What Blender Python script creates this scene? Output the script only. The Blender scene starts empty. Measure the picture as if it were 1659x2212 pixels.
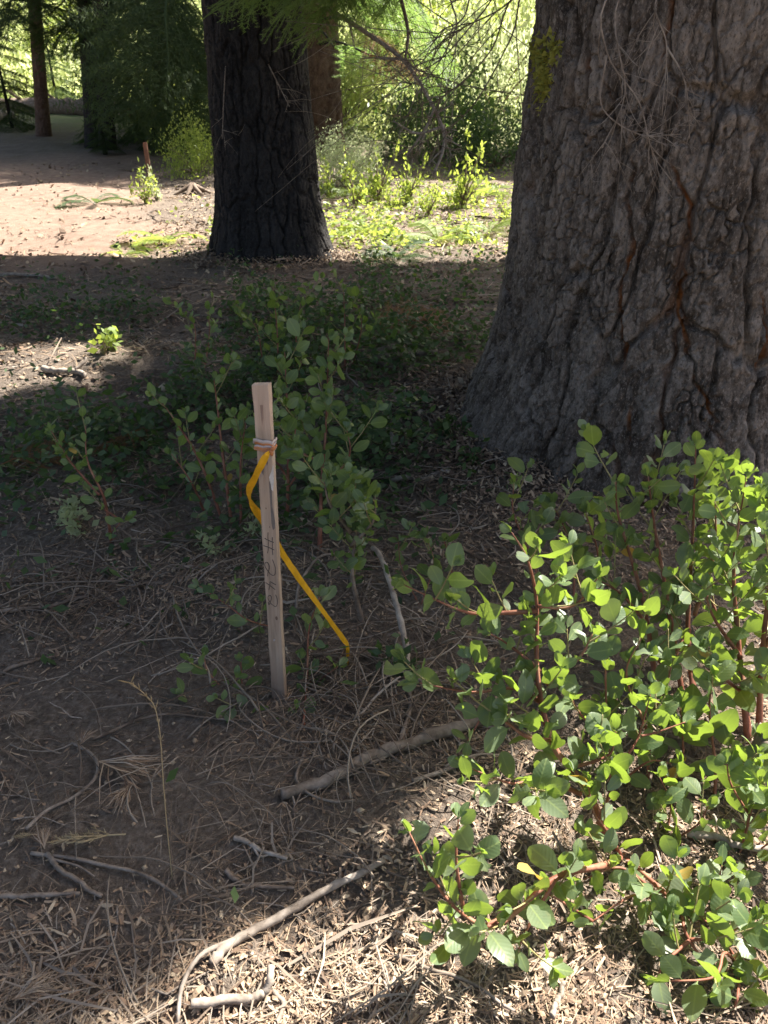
import bpy, math, random
import numpy as np
from mathutils import Vector, Matrix

# ------------------------------------------------------------------ camera, sky, sun, exposure
scene = bpy.context.scene
COL = scene.collection
R = math.radians
CAMZ, PITCH = 1.45, R(30)
cam_data = bpy.data.cameras.new("camera")
cam = bpy.data.objects.new("camera", cam_data); COL.objects.link(cam)
cam.location = (0, 0, CAMZ); cam.rotation_euler = (R(90) - PITCH, 0, 0)
cam_data.sensor_fit = 'VERTICAL'; cam_data.sensor_height = 36.0; cam_data.lens = 26.0
cam_data.clip_start = 0.05; cam_data.clip_end = 600
cam_data.dof.use_dof = True; cam_data.dof.focus_distance = 2.1; cam_data.dof.aperture_fstop = 8.0
scene.camera = cam

SUN_EL, SUN_AZ = R(50), R(41)          # azimuth measured from +X (camera right) towards +Y (away)
SUN = Vector((math.cos(SUN_EL) * math.cos(SUN_AZ), math.cos(SUN_EL) * math.sin(SUN_AZ), math.sin(SUN_EL)))
world = bpy.data.worlds.new("World"); scene.world = world; world.use_nodes = True
wn = world.node_tree.nodes; wl = world.node_tree.links
sky = wn.new('ShaderNodeTexSky'); sky.sky_type = 'NISHITA'; sky.sun_disc = False
sky.sun_elevation = SUN_EL; sky.sun_rotation = math.pi / 2 - SUN_AZ
sky.air_density = 1.0; sky.dust_density = 4.0; sky.ozone_density = 0.6
wl.new(sky.outputs[0], wn['Background'].inputs[0]); wn['Background'].inputs[1].default_value = 0.055
sun_d = bpy.data.lights.new("sun", 'SUN'); sun_d.energy = 5.0; sun_d.angle = R(0.6); sun_d.color = (1.0, 0.95, 0.87)
sun_o = bpy.data.objects.new("sun", sun_d); COL.objects.link(sun_o)
sun_o.rotation_euler = (-SUN).to_track_quat('-Z', 'Y').to_euler(); sun_o.location = SUN * 60
vs = scene.view_settings
vs.view_transform = 'Standard'; vs.look = 'None'; vs.gamma = 1.0; vs.exposure = 1.95; vs.use_curve_mapping = False
scene.cycles.max_bounces = 6; scene.cycles.diffuse_bounces = 4; scene.cycles.transmission_bounces = 4
scene.cycles.glossy_bounces = 2; scene.cycles.caustics_reflective = False; scene.cycles.caustics_refractive = False
scene.cycles.use_denoising = True; scene.cycles.sample_clamp_indirect = 6.0

# ------------------------------------------------------------------ noise
def _hash(ix, iy, iz):
    h = (ix.astype(np.int64) * 374761393 + iy.astype(np.int64) * 668265263 + iz.astype(np.int64) * 2147483647 * 3) & 0xffffffff
    h = ((h ^ (h >> 13)) * 1274126177) & 0xffffffff
    h = ((h ^ (h >> 16)) * 2246822519) & 0xffffffff
    return ((h ^ (h >> 15)) & 0xffffff) / float(0xffffff)
def noise3(x, y, z):
    x = np.asarray(x, float); y = np.asarray(y, float); z = np.asarray(z, float) + 0 * x
    ix, iy, iz = np.floor(x), np.floor(y), np.floor(z)
    fx, fy, fz = x - ix, y - iy, z - iz
    s = lambda t: t * t * (3 - 2 * t)
    fx, fy, fz = s(fx), s(fy), s(fz)
    o = 0
    for a in (0, 1):
        for b in (0, 1):
            for c in (0, 1):
                o = o + _hash(ix + a, iy + b, iz + c) * (fx if a else 1 - fx) * (fy if b else 1 - fy) * (fz if c else 1 - fz)
    return o * 2 - 1
def fbm(x, y, z=0.0, o=4):
    t = 0; a = 1.0; n = 0
    for i in range(o):
        t = t + a * noise3(x * 2 ** i + 17 * i, y * 2 ** i + 5 * i, np.asarray(z) * 2 ** i + 3 * i); n += a; a *= 0.5
    return t / n
def cells(u, v, nu, seed=0):
    """jittered cell pattern, wraps in u after nu cells: F1, F2, id of nearest"""
    iu, iv = np.floor(u), np.floor(v)
    f1 = np.full(u.shape, 9.0); f2 = np.full(u.shape, 9.0); cid = np.zeros(u.shape)
    for a in (-1, 0, 1):
        for b in (-1, 0, 1):
            cu, cv = iu + a, iv + b
            wu = np.mod(cu, nu); k = np.full(u.shape, seed)
            px = cu + 0.1 + 0.8 * _hash(wu, cv, k); py = cv + 0.1 + 0.8 * _hash(wu, cv, k + 7)
            d = np.hypot(px - u, py - v); idd = _hash(wu, cv, k + 13)
            near = d < f1
            f2 = np.where(near, f1, np.minimum(f2, d)); cid = np.where(near, idd, cid); f1 = np.where(near, d, f1)
    return f1, f2, cid
def sstep(a, b, x):
    t = np.clip((x - a) / (b - a), 0, 1); return t * t * (3 - 2 * t)

# ------------------------------------------------------------------ terrain height and view helpers
BT = (1.30, 3.35)      # big tree
LT = (-1.09, 7.62)     # dark left tree
def H(x, y):
    x = np.asarray(x, float); y = np.asarray(y, float)
    z = 0.045 * noise3(x * 0.7 + 3.1, y * 0.7 + 1.7, 0.0) + 0.018 * noise3(x * 2.3, y * 2.3, 5.0)
    z = z * sstep(0.0, 2.0, y) + 0.0
    z = z + 0.045 * np.logaddexp(0, (y - 10.0) * 1.5) / 1.5
    z = z + 0.30 * np.logaddexp(0, (y - 36.0) * 0.6) / 0.6
    z = z + 0.09 * np.exp(-((x - BT[0]) ** 2 + (y - BT[1]) ** 2) / 1.6)
    z = z + 0.04 * np.exp(-((x - LT[0]) ** 2 + (y - LT[1]) ** 2) / 1.5)
    # low berm and wheel rut at the edge of the track
    z = z + 0.10 * np.exp(-((y - 6.9 + 0.05 * x) / 0.35) ** 2) * sstep(-1.6, -3.0, x)
    z = z - 0.06 * np.exp(-((y - 7.9) / 0.5) ** 2) * sstep(-1.8, -3.0, x)
    z = z + 0.10 * np.exp(-(((x + 1.9) / 1.2) ** 2 + ((y - 4.3) / 0.35) ** 2))
    return z
def Hs(x, y): return float(H(np.array([x]), np.array([y]))[0])
FP, CX, CY = 26 / 36 * 2212, 829.5, 1106.0
CP, SP = math.cos(PITCH), math.sin(PITCH)
def ray(px, py):
    u = (px - CX) / FP; v = (CY - py) / FP
    return u, CP + v * SP, -SP + v * CP
def at(px, py, Y):
    d = ray(px, py); t = Y / d[1]
    return Vector((d[0] * t, Y, CAMZ + d[2] * t))
_T = np.geomspace(0.3, 95.0, 700)
def gp(px, py, lift=0.0):
    d = ray(px, py)
    f = CAMZ + d[2] * _T - H(d[0] * _T, d[1] * _T) - lift
    k = int(np.argmax(f < 0)) if (f < 0).any() else len(_T) - 1
    k = max(k, 1); a, b = f[k - 1], f[k]
    t = _T[k - 1] + (_T[k] - _T[k - 1]) * (a / (a - b) if a != b else 1.0)
    return Vector((d[0] * t, d[1] * t, CAMZ + d[2] * t))

# ------------------------------------------------------------------ mesh helpers
def mesh_np(name, V, F, smooth=True, attrs=None, mi=None):
    """V: (n,3); F: list of int arrays (m,3) / (m,4)"""
    me = bpy.data.meshes.new(name)
    V = np.ascontiguousarray(V, dtype=np.float32)
    me.vertices.add(len(V)); me.vertices.foreach_set('co', V.ravel())
    F = [np.asarray(f, np.int32) for f in F if len(f)]
    loops = np.concatenate([f.ravel() for f in F]); tot = np.concatenate([np.full(len(f), f.shape[1], np.int32) for f in F])
    start = np.concatenate([[0], np.cumsum(tot)[:-1]]).astype(np.int32)
    me.loops.add(len(loops)); me.loops.foreach_set('vertex_index', loops.astype(np.int32))
    me.polygons.add(len(tot)); me.polygons.foreach_set('loop_start', start); me.polygons.foreach_set('loop_total', tot)
    if mi is not None: me.polygons.foreach_set('material_index', np.asarray(mi, np.int32))
    me.polygons.foreach_set('use_smooth', np.full(len(tot), smooth, bool))
    me.update(calc_edges=True); me.validate()
    for k, a in (attrs or {}).items():
        at_ = me.attributes.new(k, 'FLOAT', 'POINT'); at_.data.foreach_set('value', np.asarray(a, np.float32).ravel())
    return me
class Acc:
    def __init__(s): s.v = []; s.q = []; s.t = []; s.n = 0; s.a = []
    def add(s, V, q=None, t=None, a=None):
        V = np.asarray(V, float).reshape(-1, 3)
        if q is not None and len(q): s.q.append(np.asarray(q) + s.n)
        if t is not None and len(t): s.t.append(np.asarray(t) + s.n)
        s.v.append(V); s.n += len(V)
        s.a.append(np.zeros(len(V)) + (0.5 if a is None else a))
    def mesh(s, name, smooth=True):
        F = []
        if s.q: F.append(np.concatenate(s.q))
        if s.t: F.append(np.concatenate(s.t))
        return mesh_np(name, np.concatenate(s.v), F, smooth, {'tint': np.concatenate(s.a)})
def obj(name, me, mat=None, parent=None, loc=None):
    o = bpy.data.objects.new(name, me); COL.objects.link(o)
    if mat is not None and not me.materials: me.materials.append(mat)
    if parent is not None: o.parent = parent
    if loc is not None: o.location = loc
    return o
def tag(o, label=None, cat=None, group=None, kind=None):
    if label: o['label'] = label
    if cat: o['category'] = cat
    if group: o['group'] = group
    if kind: o['kind'] = kind
    return o
def empty(name, loc, label, cat, group=None):
    o = bpy.data.objects.new(name, None); COL.objects.link(o); o.location = loc
    o.empty_display_size = 0.05
    return tag(o, label, cat, group)
def spline(P, n):
    P = np.array([list(p) for p in P], float)
    if len(P) == 2: return P[0] + (P[1] - P[0]) * np.linspace(0, 1, n)[:, None]
    Q = np.vstack([2 * P[0] - P[1], P, 2 * P[-1] - P[-2]]); m = len(P) - 1
    out = []
    for s in np.linspace(0, m, n):
        i = min(int(s), m - 1); t = s - i
        a, b, c, d = Q[i], Q[i + 1], Q[i + 2], Q[i + 3]
        out.append(0.5 * ((2 * b) + (c - a) * t + (2 * a - 5 * b + 4 * c - d) * t * t + (3 * b - a - 3 * c + d) * t ** 3))
    return np.array(out)
def tube(acc, P, r, sides=6, a=None, rough=0.0, rng=None):
    P = np.asarray(P, float); n = len(P); r = np.zeros(n) + r
    T = np.gradient(P, axis=0); T /= np.linalg.norm(T, axis=1)[:, None] + 1e-9
    up = np.array([0, 0, 1.0]) if abs(T[0][2]) < 0.9 else np.array([1.0, 0, 0])
    N = np.cross(T[0], up); N /= np.linalg.norm(N)
    ang = np.arange(sides) / sides * 2 * math.pi
    V = np.zeros((n, sides, 3))
    for i in range(n):
        N = N - T[i] * np.dot(N, T[i]); N /= np.linalg.norm(N) + 1e-9
        B = np.cross(T[i], N)
        rr = r[i] * (1 + (rough * (rng.random(sides) - 0.5) if rough else 0))
        V[i] = P[i] + (np.cos(ang) * rr)[:, None] * N + (np.sin(ang) * rr)[:, None] * B
    I = np.arange(n * sides).reshape(n, sides)
    q = np.stack([I[:-1], np.roll(I, -1, 1)[:-1], np.roll(I, -1, 1)[1:], I[1:]], -1).reshape(-1, 4)
    V = np.vstack([V.reshape(-1, 3), P[0], P[-1]]); e0, e1 = n * sides, n * sides + 1
    k = np.arange(sides); kn = (k + 1) % sides
    t = np.vstack([np.stack([np.full(sides, e0), kn, k], -1), np.stack([np.full(sides, e1), I[-1][k], I[-1][kn]], -1)])
    acc.add(V, q, t, a)

# ------------------------------------------------------------------ materials
def nodes(name):
    m = bpy.data.materials.new(name); m.use_nodes = True
    nt = m.node_tree; b = nt.nodes['Principled BSDF']
    return m, nt, b
def N(nt, t, **kw):
    n = nt.nodes.new(t)
    for k, v in kw.items():
        if k in n.inputs: n.inputs[k].default_value = v
        else: setattr(n, k, v)
    return n
def ramp(nt, fac, stops):
    r = nt.nodes.new('ShaderNodeValToRGB'); e = r.color_ramp.elements
    while len(e) < len(stops): e.new(0.5)
    for el, (p, c) in zip(e, stops): el.position = p; el.color = (*c, 1)
    nt.links.new(fac, r.inputs[0]); return r.outputs[0]
def noise_node(nt, scale, detail=6, rough=0.6, coord='Object', stretch=None):
    tc = nt.nodes.new('ShaderNodeTexCoord'); src = tc.outputs[coord]
    if stretch:
        mp = nt.nodes.new('ShaderNodeMapping'); mp.inputs['Scale'].default_value = stretch
        nt.links.new(src, mp.inputs[0]); src = mp.outputs[0]
    n = nt.nodes.new('ShaderNodeTexNoise'); n.inputs['Scale'].default_value = scale
    n.inputs['Detail'].default_value = detail; n.inputs['Roughness'].default_value = rough
    nt.links.new(src, n.inputs['Vector']); return n.outputs['Fac']
def bump(nt, b, h, strength=0.5, dist=0.01):
    bp = nt.nodes.new('ShaderNodeBump'); bp.inputs['Strength'].default_value = strength; bp.inputs['Distance'].default_value = dist
    nt.links.new(h, bp.inputs['Height']); nt.links.new(bp.outputs[0], b.inputs['Normal'])
def mix(nt, fac, a, c):
    m = nt.nodes.new('ShaderNodeMix'); m.data_type = 'RGBA'
    if isinstance(fac, float): m.inputs[0].default_value = fac
    else: nt.links.new(fac, m.inputs[0])
    for i, s in ((6, a), (7, c)):
        if isinstance(s, tuple): m.inputs[i].default_value = (*s, 1)
        else: nt.links.new(s, m.inputs[i])
    return m.outputs[2]
def attr(nt, name):
    a = nt.nodes.new('ShaderNodeAttribute'); a.attribute_name = name; return a.outputs['Fac']

def mat_ground():
    m, nt, b = nodes('forest_soil')
    n1 = noise_node(nt, 3.0, 8, 0.65); n2 = noise_node(nt, 60.0, 6, 0.7)
    c1 = ramp(nt, n1, [(0.3, (0.125, 0.092, 0.068)), (0.55, (0.225, 0.172, 0.133)), (0.75, (0.34, 0.275, 0.215))])
    c2 = ramp(nt, n2, [(0.3, (0.06, 0.046, 0.036)), (0.5, (0.20, 0.165, 0.135)), (0.72, (0.46, 0.40, 0.33))])
    base = mix(nt, 0.55, c1, c2)
    n3 = noise_node(nt, 9.0, 8, 0.7)
    pc = ramp(nt, n3, [(0.3, (0.23, 0.155, 0.115)), (0.55, (0.32, 0.23, 0.177)), (0.75, (0.41, 0.31, 0.245))])
    base = mix(nt, attr(nt, 'path'), base, pc)
    n4 = noise_node(nt, 1.2, 6, 0.7)
    gc = ramp(nt, n4, [(0.35, (0.30, 0.25, 0.15)), (0.5, (0.21, 0.26, 0.09)), (0.7, (0.27, 0.33, 0.13))])
    base = mix(nt, attr(nt, 'meadow'), base, gc)
    nt.links.new(base, b.inputs['Base Color']); b.inputs['Roughness'].default_value = 0.95
    b.inputs['Specular IOR Level'].default_value = 0.15
    n5 = noise_node(nt, 190.0, 4, 0.7); ad = N(nt, 'ShaderNodeMath', operation='MULTIPLY_ADD'); nt.links.new(n5, ad.inputs[0]); ad.inputs[1].default_value = 0.45; nt.links.new(n2, ad.inputs[2])
    bump(nt, b, ad.outputs[0], 1.0, 0.02)
    return m
def mat_litter(name, stops, rough=0.7):
    m, nt, b = nodes(name)
    nt.links.new(ramp(nt, attr(nt, 'tint'), stops), b.inputs['Base Color'])
    b.inputs['Roughness'].default_value = rough; b.inputs['Specular IOR Level'].default_value = 0.3
    return m
def mat_bark(name, c0, c1, c2, orange, lichen=None):
    m, nt, b = nodes(name)
    f = noise_node(nt, 45.0, 6, 0.7, stretch=(1, 1, 0.45)); g = noise_node(nt, 5.0, 5, 0.6, stretch=(1, 1, 0.5))
    col = ramp(nt, attr(nt, 'plate'), [(0.0, c0), (0.55, c1), (1.0, c2)])
    col = mix(nt, ramp_fac(nt, f, 0.35, 0.7, 0.55), col, c0)
    col = mix(nt, ramp_fac(nt, g, 0.5, 0.7, 0.5), col, c2)
    h = noise_node(nt, 120.0, 4, 0.75, stretch=(1, 1, 0.6))
    vc = nt.nodes.new('ShaderNodeTexVoronoi'); vc.inputs['Scale'].default_value = 42.0; tq = nt.nodes.new('ShaderNodeTexCoord'); mq = nt.nodes.new('ShaderNodeMapping')
    mq.inputs['Scale'].default_value = (1, 1, 0.5); nt.links.new(tq.outputs['Object'], mq.inputs[0]); nt.links.new(mq.outputs[0], vc.inputs['Vector'])
    bw = nt.nodes.new('ShaderNodeRGBToBW'); nt.links.new(vc.outputs['Color'], bw.inputs[0])
    col = mix(nt, ramp_fac(nt, bw.outputs[0], 0.45, 0.95, 0.55), col, c2)
    col = mix(nt, ramp_fac(nt, h, 0.54, 0.68, 0.75), col, tuple(min(1, x * 1.15) for x in c2))
    col = mix(nt, ramp_fac(nt, h, 0.46, 0.34, 0.8), col, tuple(x * 0.6 for x in c0))
    col = mix(nt, attr(nt, 'fiss'), col, orange)
    nt.links.new(col, b.inputs['Base Color']); b.inputs['Roughness'].default_value = 0.9
    b.inputs['Specular IOR Level'].default_value = 0.2
    vo = nt.nodes.new('ShaderNodeTexVoronoi'); vo.inputs['Scale'].default_value = 55.0; tcv = nt.nodes.new('ShaderNodeTexCoord'); mpv = nt.nodes.new('ShaderNodeMapping')
    mpv.inputs['Scale'].default_value = (1, 1, 0.55); nt.links.new(tcv.outputs['Object'], mpv.inputs[0]); nt.links.new(mpv.outputs[0], vo.inputs['Vector'])
    ad = N(nt, 'ShaderNodeMath', operation='MULTIPLY_ADD'); nt.links.new(vo.outputs['Distance'], ad.inputs[0]); ad.inputs[1].default_value = -0.5; nt.links.new(f, ad.inputs[2])
    bump(nt, b, ad.outputs[0], 1.0, 0.009)
    return m
def ramp_fac(nt, fac, a, b_, mx=1.0):
    n = nt.nodes.new('ShaderNodeMapRange'); n.inputs[1].default_value = a; n.inputs[2].default_value = b_
    n.inputs[3].default_value = 0; n.inputs[4].default_value = mx; nt.links.new(fac, n.inputs[0]); return n.outputs[0]
def mat_leaf(name, cols, trans, tfac=0.4, rough=0.42, veins=False, spec=0.45, use_tint=False):
    m, nt, b = nodes(name)
    if use_tint: fac = attr(nt, 'tint')
    else: fac = nt.nodes.new('ShaderNodeObjectInfo').outputs['Random']
    n = len(cols)
    col = ramp(nt, fac, [(i / (n - 1), c) for i, c in enumerate(cols)])
    if veins:
        tc = nt.nodes.new('ShaderNodeTexCoord'); sp = nt.nodes.new('ShaderNodeSeparateXYZ'); nt.links.new(tc.outputs['Object'], sp.inputs[0])
        ab = N(nt, 'ShaderNodeMath', operation='ABSOLUTE'); nt.links.new(sp.outputs[0], ab.inputs[0])
        rib = ramp_fac(nt, ab.outputs[0], 0.030, 0.008, 0.5)
        col = mix(nt, rib, col, (0.30, 0.38, 0.14))
        ns = noise_node(nt, 4.0, 5, 0.6)
        col = mix(nt, ramp_fac(nt, ns, 0.52, 0.75, 0.45), col, (0.22, 0.22, 0.10))
        nsp = noise_node(nt, 22.0, 2, 0.5); col = mix(nt, ramp_fac(nt, nsp, 0.70, 0.74, 0.8), col, (0.12, 0.06, 0.03))
        # pinnate veins: ridges slanting forward from the midrib
        ma = N(nt, 'ShaderNodeMath', operation='MULTIPLY_ADD'); nt.links.new(ab.outputs[0], ma.inputs[0]); ma.inputs[1].default_value = -0.9
        nt.links.new(sp.outputs[1], ma.inputs[2])
        sc = N(nt, 'ShaderNodeMath', operation='MULTIPLY'); nt.links.new(ma.outputs[0], sc.inputs[0]); sc.inputs[1].default_value = 55
        si = N(nt, 'ShaderNodeMath', operation='SINE'); nt.links.new(sc.outputs[0], si.inputs[0])
        bump(nt, b, si.outputs[0], 0.05, 0.02)
    nt.links.new(col, b.inputs['Base Color']); b.inputs['Roughness'].default_value = rough
    b.inputs['Specular IOR Level'].default_value = spec
    t = nt.nodes.new('ShaderNodeBsdfTranslucent'); t.inputs[0].default_value = (*trans, 1)
    mx = nt.nodes.new('ShaderNodeMixShader'); mx.inputs[0].default_value = tfac
    out = nt.nodes['Material Output']
    nt.links.new(b.outputs[0], mx.inputs[1]); nt.links.new(t.outputs[0], mx.inputs[2]); nt.links.new(mx.outputs[0], out.inputs[0])
    return m
def mat_wood(name, ca, cb, cc, stretch=(1, 1, 0.15), scale=30, rough=0.8):
    m, nt, b = nodes(name)
    f = noise_node(nt, scale, 6, 0.65, stretch=stretch)
    nt.links.new(ramp(nt, f, [(0.3, ca), (0.5, cb), (0.7, cc)]), b.inputs['Base Color'])
    b.inputs['Roughness'].default_value = rough; b.inputs['Specular IOR Level'].default_value = 0.25
    bump(nt, b, f, 0.5, 0.003); return m
def mat_plain(name, c, rough=0.6, trans=None, tf=0.3):
    m, nt, b = nodes(name)
    f = noise_node(nt, 40, 4, 0.6)
    nt.links.new(ramp(nt, f, [(0.3, tuple(x * 0.75 for x in c)), (0.7, tuple(min(1, x * 1.1) for x in c))]), b.inputs['Base Color'])
    b.inputs['Roughness'].default_value = rough
    if trans:
        t = nt.nodes.new('ShaderNodeBsdfTranslucent'); t.inputs[0].default_value = (*trans, 1)
        mx = nt.nodes.new('ShaderNodeMixShader'); mx.inputs[0].default_value = tf
        nt.links.new(b.outputs[0], mx.inputs[1]); nt.links.new(t.outputs[0], mx.inputs[2]); nt.links.new(mx.outputs[0], nt.nodes['Material Output'].inputs[0])
    return m

M_GROUND = mat_ground()
M_NEEDLE = mat_litter('dry_needles', [(0.0, (0.12, 0.075, 0.05)), (0.35, (0.30, 0.20, 0.13)), (0.7, (0.45, 0.335, 0.225)), (1.0, (0.40, 0.34, 0.28))])
M_CHIP = mat_litter('bark_chips', [(0.0, (0.08, 0.055, 0.04)), (0.4, (0.24, 0.16, 0.11)), (0.75, (0.42, 0.31, 0.21)), (1.0, (0.55, 0.44, 0.31))], 0.85)
M_TWIGS = mat_litter('dry_twigs', [(0.0, (0.10, 0.068, 0.048)), (0.5, (0.21, 0.16, 0.12)), (1.0, (0.36, 0.30, 0.24))], 0.85)
M_STICK = mat_wood('grey_stick', (0.11, 0.083, 0.062), (0.25, 0.20, 0.16), (0.40, 0.34, 0.28), (1, 1, 1), 22)
M_STICKD = mat_wood('brown_stick', (0.10, 0.07, 0.05), (0.21, 0.155, 0.115), (0.33, 0.27, 0.22), (1, 1, 1), 22)
M_PALE = mat_wood('pale_stick', (0.16, 0.125, 0.098), (0.33, 0.275, 0.225), (0.47, 0.41, 0.35), (1, 1, 1), 26)
M_BARK = mat_bark('grey_bark', (0.045, 0.034, 0.026), (0.125, 0.099, 0.080), (0.31, 0.26, 0.22), (0.25, 0.085, 0.02))
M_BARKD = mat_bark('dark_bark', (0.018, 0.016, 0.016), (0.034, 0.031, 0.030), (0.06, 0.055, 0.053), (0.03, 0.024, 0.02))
M_BARKR = mat_bark('red_bark', (0.07, 0.042, 0.03), (0.135, 0.085, 0.062), (0.21, 0.145, 0.11), (0.09, 0.045, 0.028))
M_MANZ = mat_leaf('manzanita_leaf', [(0.085, 0.135, 0.06), (0.115, 0.165, 0.08), (0.145, 0.195, 0.105), (0.185, 0.23, 0.15)], (0.40, 0.57, 0.06), 0.32, 0.38, True)
M_YLEAF = mat_leaf('yellow_leaf', [(0.42, 0.27, 0.06), (0.45, 0.34, 0.10)], (0.6, 0.38, 0.06), 0.35, 0.5, True)
M_STEM = mat_wood('red_stem', (0.15, 0.055, 0.035), (0.28, 0.11, 0.07), (0.40, 0.22, 0.14), (1, 1, 1), 20, 0.55)
M_STEMG = mat_wood('green_stem', (0.22, 0.16, 0.07), (0.30, 0.25, 0.11), (0.36, 0.32, 0.16), (1, 1, 1), 20, 0.6)
M_FIR = mat_leaf('fir_needles', [(0.022, 0.042, 0.014), (0.038, 0.066, 0.02), (0.06, 0.098, 0.03)], (0.17, 0.27, 0.04), 0.28, 0.75, use_tint=True)  # needle colour darkened for the shade the background firs stand in
M_FIRL = mat_leaf('fir_needles_sunlit', [(0.10, 0.16, 0.045), (0.15, 0.22, 0.07), (0.21, 0.29, 0.11)], (0.30, 0.46, 0.10), 0.42, 0.5, use_tint=True)  # sunlight on the near boughs put into a paler needle colour
M_DEADFIR = mat_leaf('dead_needles', [(0.17, 0.08, 0.03), (0.25, 0.13, 0.05), (0.33, 0.19, 0.08)], (0.3, 0.15, 0.04), 0.2, 0.7, use_tint=True)
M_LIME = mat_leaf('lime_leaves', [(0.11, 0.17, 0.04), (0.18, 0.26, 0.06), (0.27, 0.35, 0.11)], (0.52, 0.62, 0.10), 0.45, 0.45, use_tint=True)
M_BRUSH = mat_leaf('brush_leaves', [(0.20, 0.26, 0.10), (0.32, 0.38, 0.17), (0.44, 0.49, 0.27)], (0.74, 0.80, 0.34), 0.58, 0.5, use_tint=True)  # hazy glare over the far brush put into the paled leaf colour
M_SAGE = mat_leaf('grey_green_leaves', [(0.24, 0.29, 0.16), (0.34, 0.39, 0.23), (0.44, 0.48, 0.33)], (0.68, 0.74, 0.42), 0.55, 0.55, use_tint=True)
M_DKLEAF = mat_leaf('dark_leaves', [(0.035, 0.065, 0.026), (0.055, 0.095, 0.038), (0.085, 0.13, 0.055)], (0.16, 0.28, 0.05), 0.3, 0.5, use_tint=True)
M_STRAW = mat_litter('straw', [(0.0, (0.27, 0.20, 0.11)), (1.0, (0.42, 0.35, 0.22))], 0.6)

# ------------------------------------------------------------------ ground: one sheet to the horizon
def axis(segs):
    out = [segs[0][0]]
    for a, b, n in segs: out += list(np.linspace(a, b, n + 1)[1:])
    return np.array(out)
gx = axis([(-150, -30, 12), (-30, -8, 24), (-8, -2.2, 70), (-2.2, 2.0, 260), (2.0, 8, 60), (8, 30, 22), (30, 150, 12)])
gy = axis([(-40, -2, 12), (-2, 0.3, 14), (0.3, 3.0, 190), (3.0, 6, 110), (6, 10, 90), (10, 20, 80), (20, 40, 50), (40, 160, 40)])
GX, GY = np.meshgrid(gx, gy)
pathm = sstep(0.5, -0.5, GX + 2.35 + 0.27 * (GY - 8) + 0.6 * noise3(GX * 0.8, GY * 0.8, 2.0)) * sstep(6.3, 7.4, GY + 0.5 * noise3(GX, GY, 9.0)) * sstep(17.0, 15.0, GY + 0.8 * noise3(GX * 0.7, GY * 0.7, 3.0))
GZ = H(GX, GY) + (0.014 * fbm(GX * 9, GY * 9, 1.0, 3) + 0.022 * fbm(GX * 2.6, GY * 2.6, 4.0, 3)) * (1 - 0.7 * pathm)
meadow = sstep(15, 22, GY + 2 * noise3(GX * 0.3, GY * 0.3, 6.0) + 0.9 * np.minimum(GX + 2, 0) * 0.6)
I = np.arange(GX.size).reshape(GX.shape)
Q = np.stack([I[:-1, :-1], I[:-1, 1:], I[1:, 1:], I[1:, :-1]], -1).reshape(-1, 4)
ground = obj('ground', mesh_np('ground', np.stack([GX, GY, GZ], -1).reshape(-1, 3), [Q], True,
             {'path': pathm, 'meadow': meadow}), M_GROUND)
tag(ground, 'brown forest soil with a sandy track', None, kind='structure')
def GH(x, y):   # height of the built sheet (fine bumps included)
    x = np.asarray(x, float); y = np.asarray(y, float)
    pm = sstep(0.5, -0.5, x + 2.35 + 0.27 * (y - 8) + 0.6 * noise3(x * 0.8, y * 0.8, 2.0)) * sstep(6.3, 7.4, y + 0.5 * noise3(x, y, 9.0))
    return H(x, y) + (0.014 * fbm(x * 9, y * 9, 1.0, 3) + 0.022 * fbm(x * 2.6, y * 2.6, 4.0, 3)) * (1 - 0.7 * pm)
def on_ground(P, lift):
    P = np.array([list(p) for p in P], float)
    P[:, 2] = GH(P[:, 0], P[:, 1]) + lift
    return P

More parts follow.
